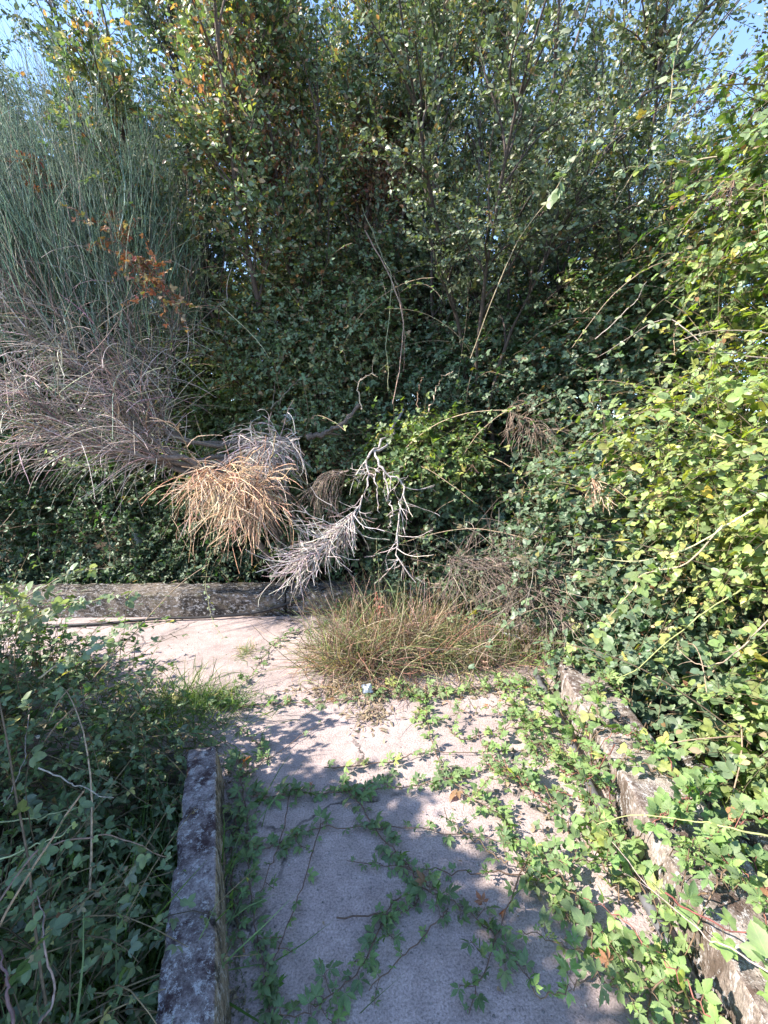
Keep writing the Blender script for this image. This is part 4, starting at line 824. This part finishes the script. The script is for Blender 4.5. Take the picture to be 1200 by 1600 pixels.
# leaf litter below the grass, small debris on the slab
def litter():
    rng = np.random.default_rng(900); g = Geo()
    def put(c, n, w, pal, s, tpl=T_OVAL):
        P = c + np.stack([rng.normal(size=n) * w[0], rng.normal(size=n) * w[1], rng.uniform(.006, .02, n)], 1)
        D = rng.normal(size=P.shape) * np.array([1, 1, .25]); N = np.array([0, 0, 1]) + rng.normal(size=P.shape) * .45
        stamp(g, tpl, P, D, N, rng.uniform(.5, 1.2, n) * s, palette(pal, n, rng))
    pal = [((.20, .12, .09), 3), ((.28, .17, .12), 3), ((.12, .07, .055), 2)]
    put(at(580, 1115, z=0), 260, (.07, .09), pal, .045, T_LONG); put(at(545, 1080, z=0), 420, (.2, .06), pal, .045, T_LONG); put(at(700, 1082, z=0), 260, (.25, .05), pal, .045, T_LONG)
    put(at(600, 1300, z=0), 60, (.6, .5), pal, .015, T_DIA); put(at(250, 1030, z=0), 60, (.5, .2), pal, .02, T_DIA); put(at(850, 1250, z=0), 220, (.15, .5), pal, .03)
    n = 900
    for line, off, sg in ((LK, .035, 1), (RK, -.05, -1)):
        y = rng.uniform(.75, 2.0 if sg > 0 else 2.8, n); x = line(y) + off + sg * np.abs(rng.normal(size=n)) * .035
        P = np.stack([x, y, rng.uniform(.003, .014, n)], 1)
        stamp(g, T_DIA, P, rng.normal(size=P.shape) * np.array([1, 1, .2]), np.array([0, 0, 1]) + rng.normal(size=P.shape) * .5, rng.uniform(.004, .02, n), palette([((.10, .07, .05), 4), ((.18, .12, .08), 2), ((.06, .045, .035), 3)], n, rng))
    o = g.build('fallen_leaves', M_dry); o['kind'] = 'stuff'; o['label'] = 'brown fallen leaves and crumbs scattered on the slab'; o['category'] = 'leaf litter'
litter()
def pebbles():
    rng = np.random.default_rng(901); g = Geo()
    import bmesh
    bm = bmesh.new(); bmesh.ops.create_icosphere(bm, subdivisions=1, radius=1); V = np.array([v.co[:] for v in bm.verts]); F = np.array([[v.index for v in f.verts] for f in bm.faces]); bm.free()
    for k in range(1100):
        y = rng.uniform(.8, 3.9); x = rng.uniform(LK(min(y, 2)) + .02, RK(y) - .02) if y < 2.1 else rng.uniform(-2.6, 1.2)
        s = rng.uniform(.0015, .005); g.add(np.array([x, y, s * .3]) + V * rng.normal(1, .25, (len(V), 3)) * np.array([1, 1, .6]) * s, [F], np.tile(rng.uniform(.14, .42, 1) * np.array([1, .92, .86]), (len(V), 1)))
    o = g.build('grit', M_bark, smooth=False); o['kind'] = 'stuff'; o['label'] = 'loose grit and tiny stones on the concrete slab'; o['category'] = 'grit'
pebbles()

# ------------------------------------------------------------------ cable, pipe, litter
def tube_thing(name, pts, r, material, label, cat, k=10):
    c = smooth_path(pts, 60, np.random.default_rng(3), .0015)[None]; g = Geo(); tubes(g, c, r, r, k); return tag(g.build(name, material), label, cat)
tube_thing('cable', [at(-60, 976, z=.02), at(60, 978, z=.02), at(150, 975, z=.02), at(260, 966, z=.03), at(330, 964, z=.03), at(400, 957, z=.05), at(440, 946, z=.12), at(480, 930, z=.2), at(520, 915, z=.28), at(600, 905, z=.3)], .013, M_black, 'black cable lying at the foot of the far wall and climbing over it', 'cable')
tube_thing('drain_pipe', [(RK(2.9) - .09, 2.9, .03), (RK(2.3) - .07, 2.3, .035), (RK(1.7) - .07, 1.7, .03), (RK(1.3) - .06, 1.3, .03), (RK(.9) - .03, .9, .03), (RK(.3) - .04, .3, .03)], .02, M_grey, 'dark grey plastic pipe running along the foot of the flaking wall under the creepers', 'pipe', 14)
def crumple(p, s, label, seed, material=M_paper, name='litter_scrap', rot=0, flat=.35):
    rng = np.random.default_rng(seed)
    n = 9; V = []; 
    for side in (1, -1):
        for i in range(n):
            for j in range(n):
                x = (i / (n - 1) - .5) * s[0]; y = (j / (n - 1) - .5) * s[1]; e = min(i, j, n - 1 - i, n - 1 - j) / (n / 2)
                z = mnoise.noise(Vector((x * 30, y * 30, seed))) * s[2] * flat + side * s[2] * .15 * min(1, e * 1.5)
                V.append((x + mnoise.noise(Vector((x * 20, y * 20, 5 + seed))) * s[0] * .15, y, z + s[2] * .5))
    F = []
    for sd in (0, 1):
        for i in range(n - 1):
            for j in range(n - 1):
                q = [sd * n * n + i * n + j, sd * n * n + (i + 1) * n + j, sd * n * n + (i + 1) * n + j + 1, sd * n * n + i * n + j + 1]; F.append(tuple(q if sd == 0 else q[::-1]))
    me = bpy.data.meshes.new(name); me.from_pydata(V, [], F); me.materials.append(material)
    o = bpy.data.objects.new(name, me); COL.objects.link(o); o.location = [float(v) for v in p]; o.rotation_euler = (math.radians(rot), .3, rng.uniform(0, 3)); return tag(o, label, 'litter', 'scraps of litter')
crumple(at(213, 843, 5.0), (.17, .15, .05), 'crumpled white litter in the dark gap behind the far wall', 1, rot=60)
crumple(at(571, 1078, z=.05), (.09, .06, .04), 'small shiny white scrap at the front of the straw grass', 2, rot=40)
crumple(at(798, 995, z=.1), (.14, .07, .03), 'grey-white plastic scrap in the dead twigs at the right', 3)
crumple(at(70, 1158, t=2.0), (.12, .08, .04), 'white scrap lying in the shaded left bramble', 4, rot=25)
crumple(at(450, 655, 4.6), (.12, .12, .03), 'pale blue-grey scrap caught behind the dead log', 5, rot=60)
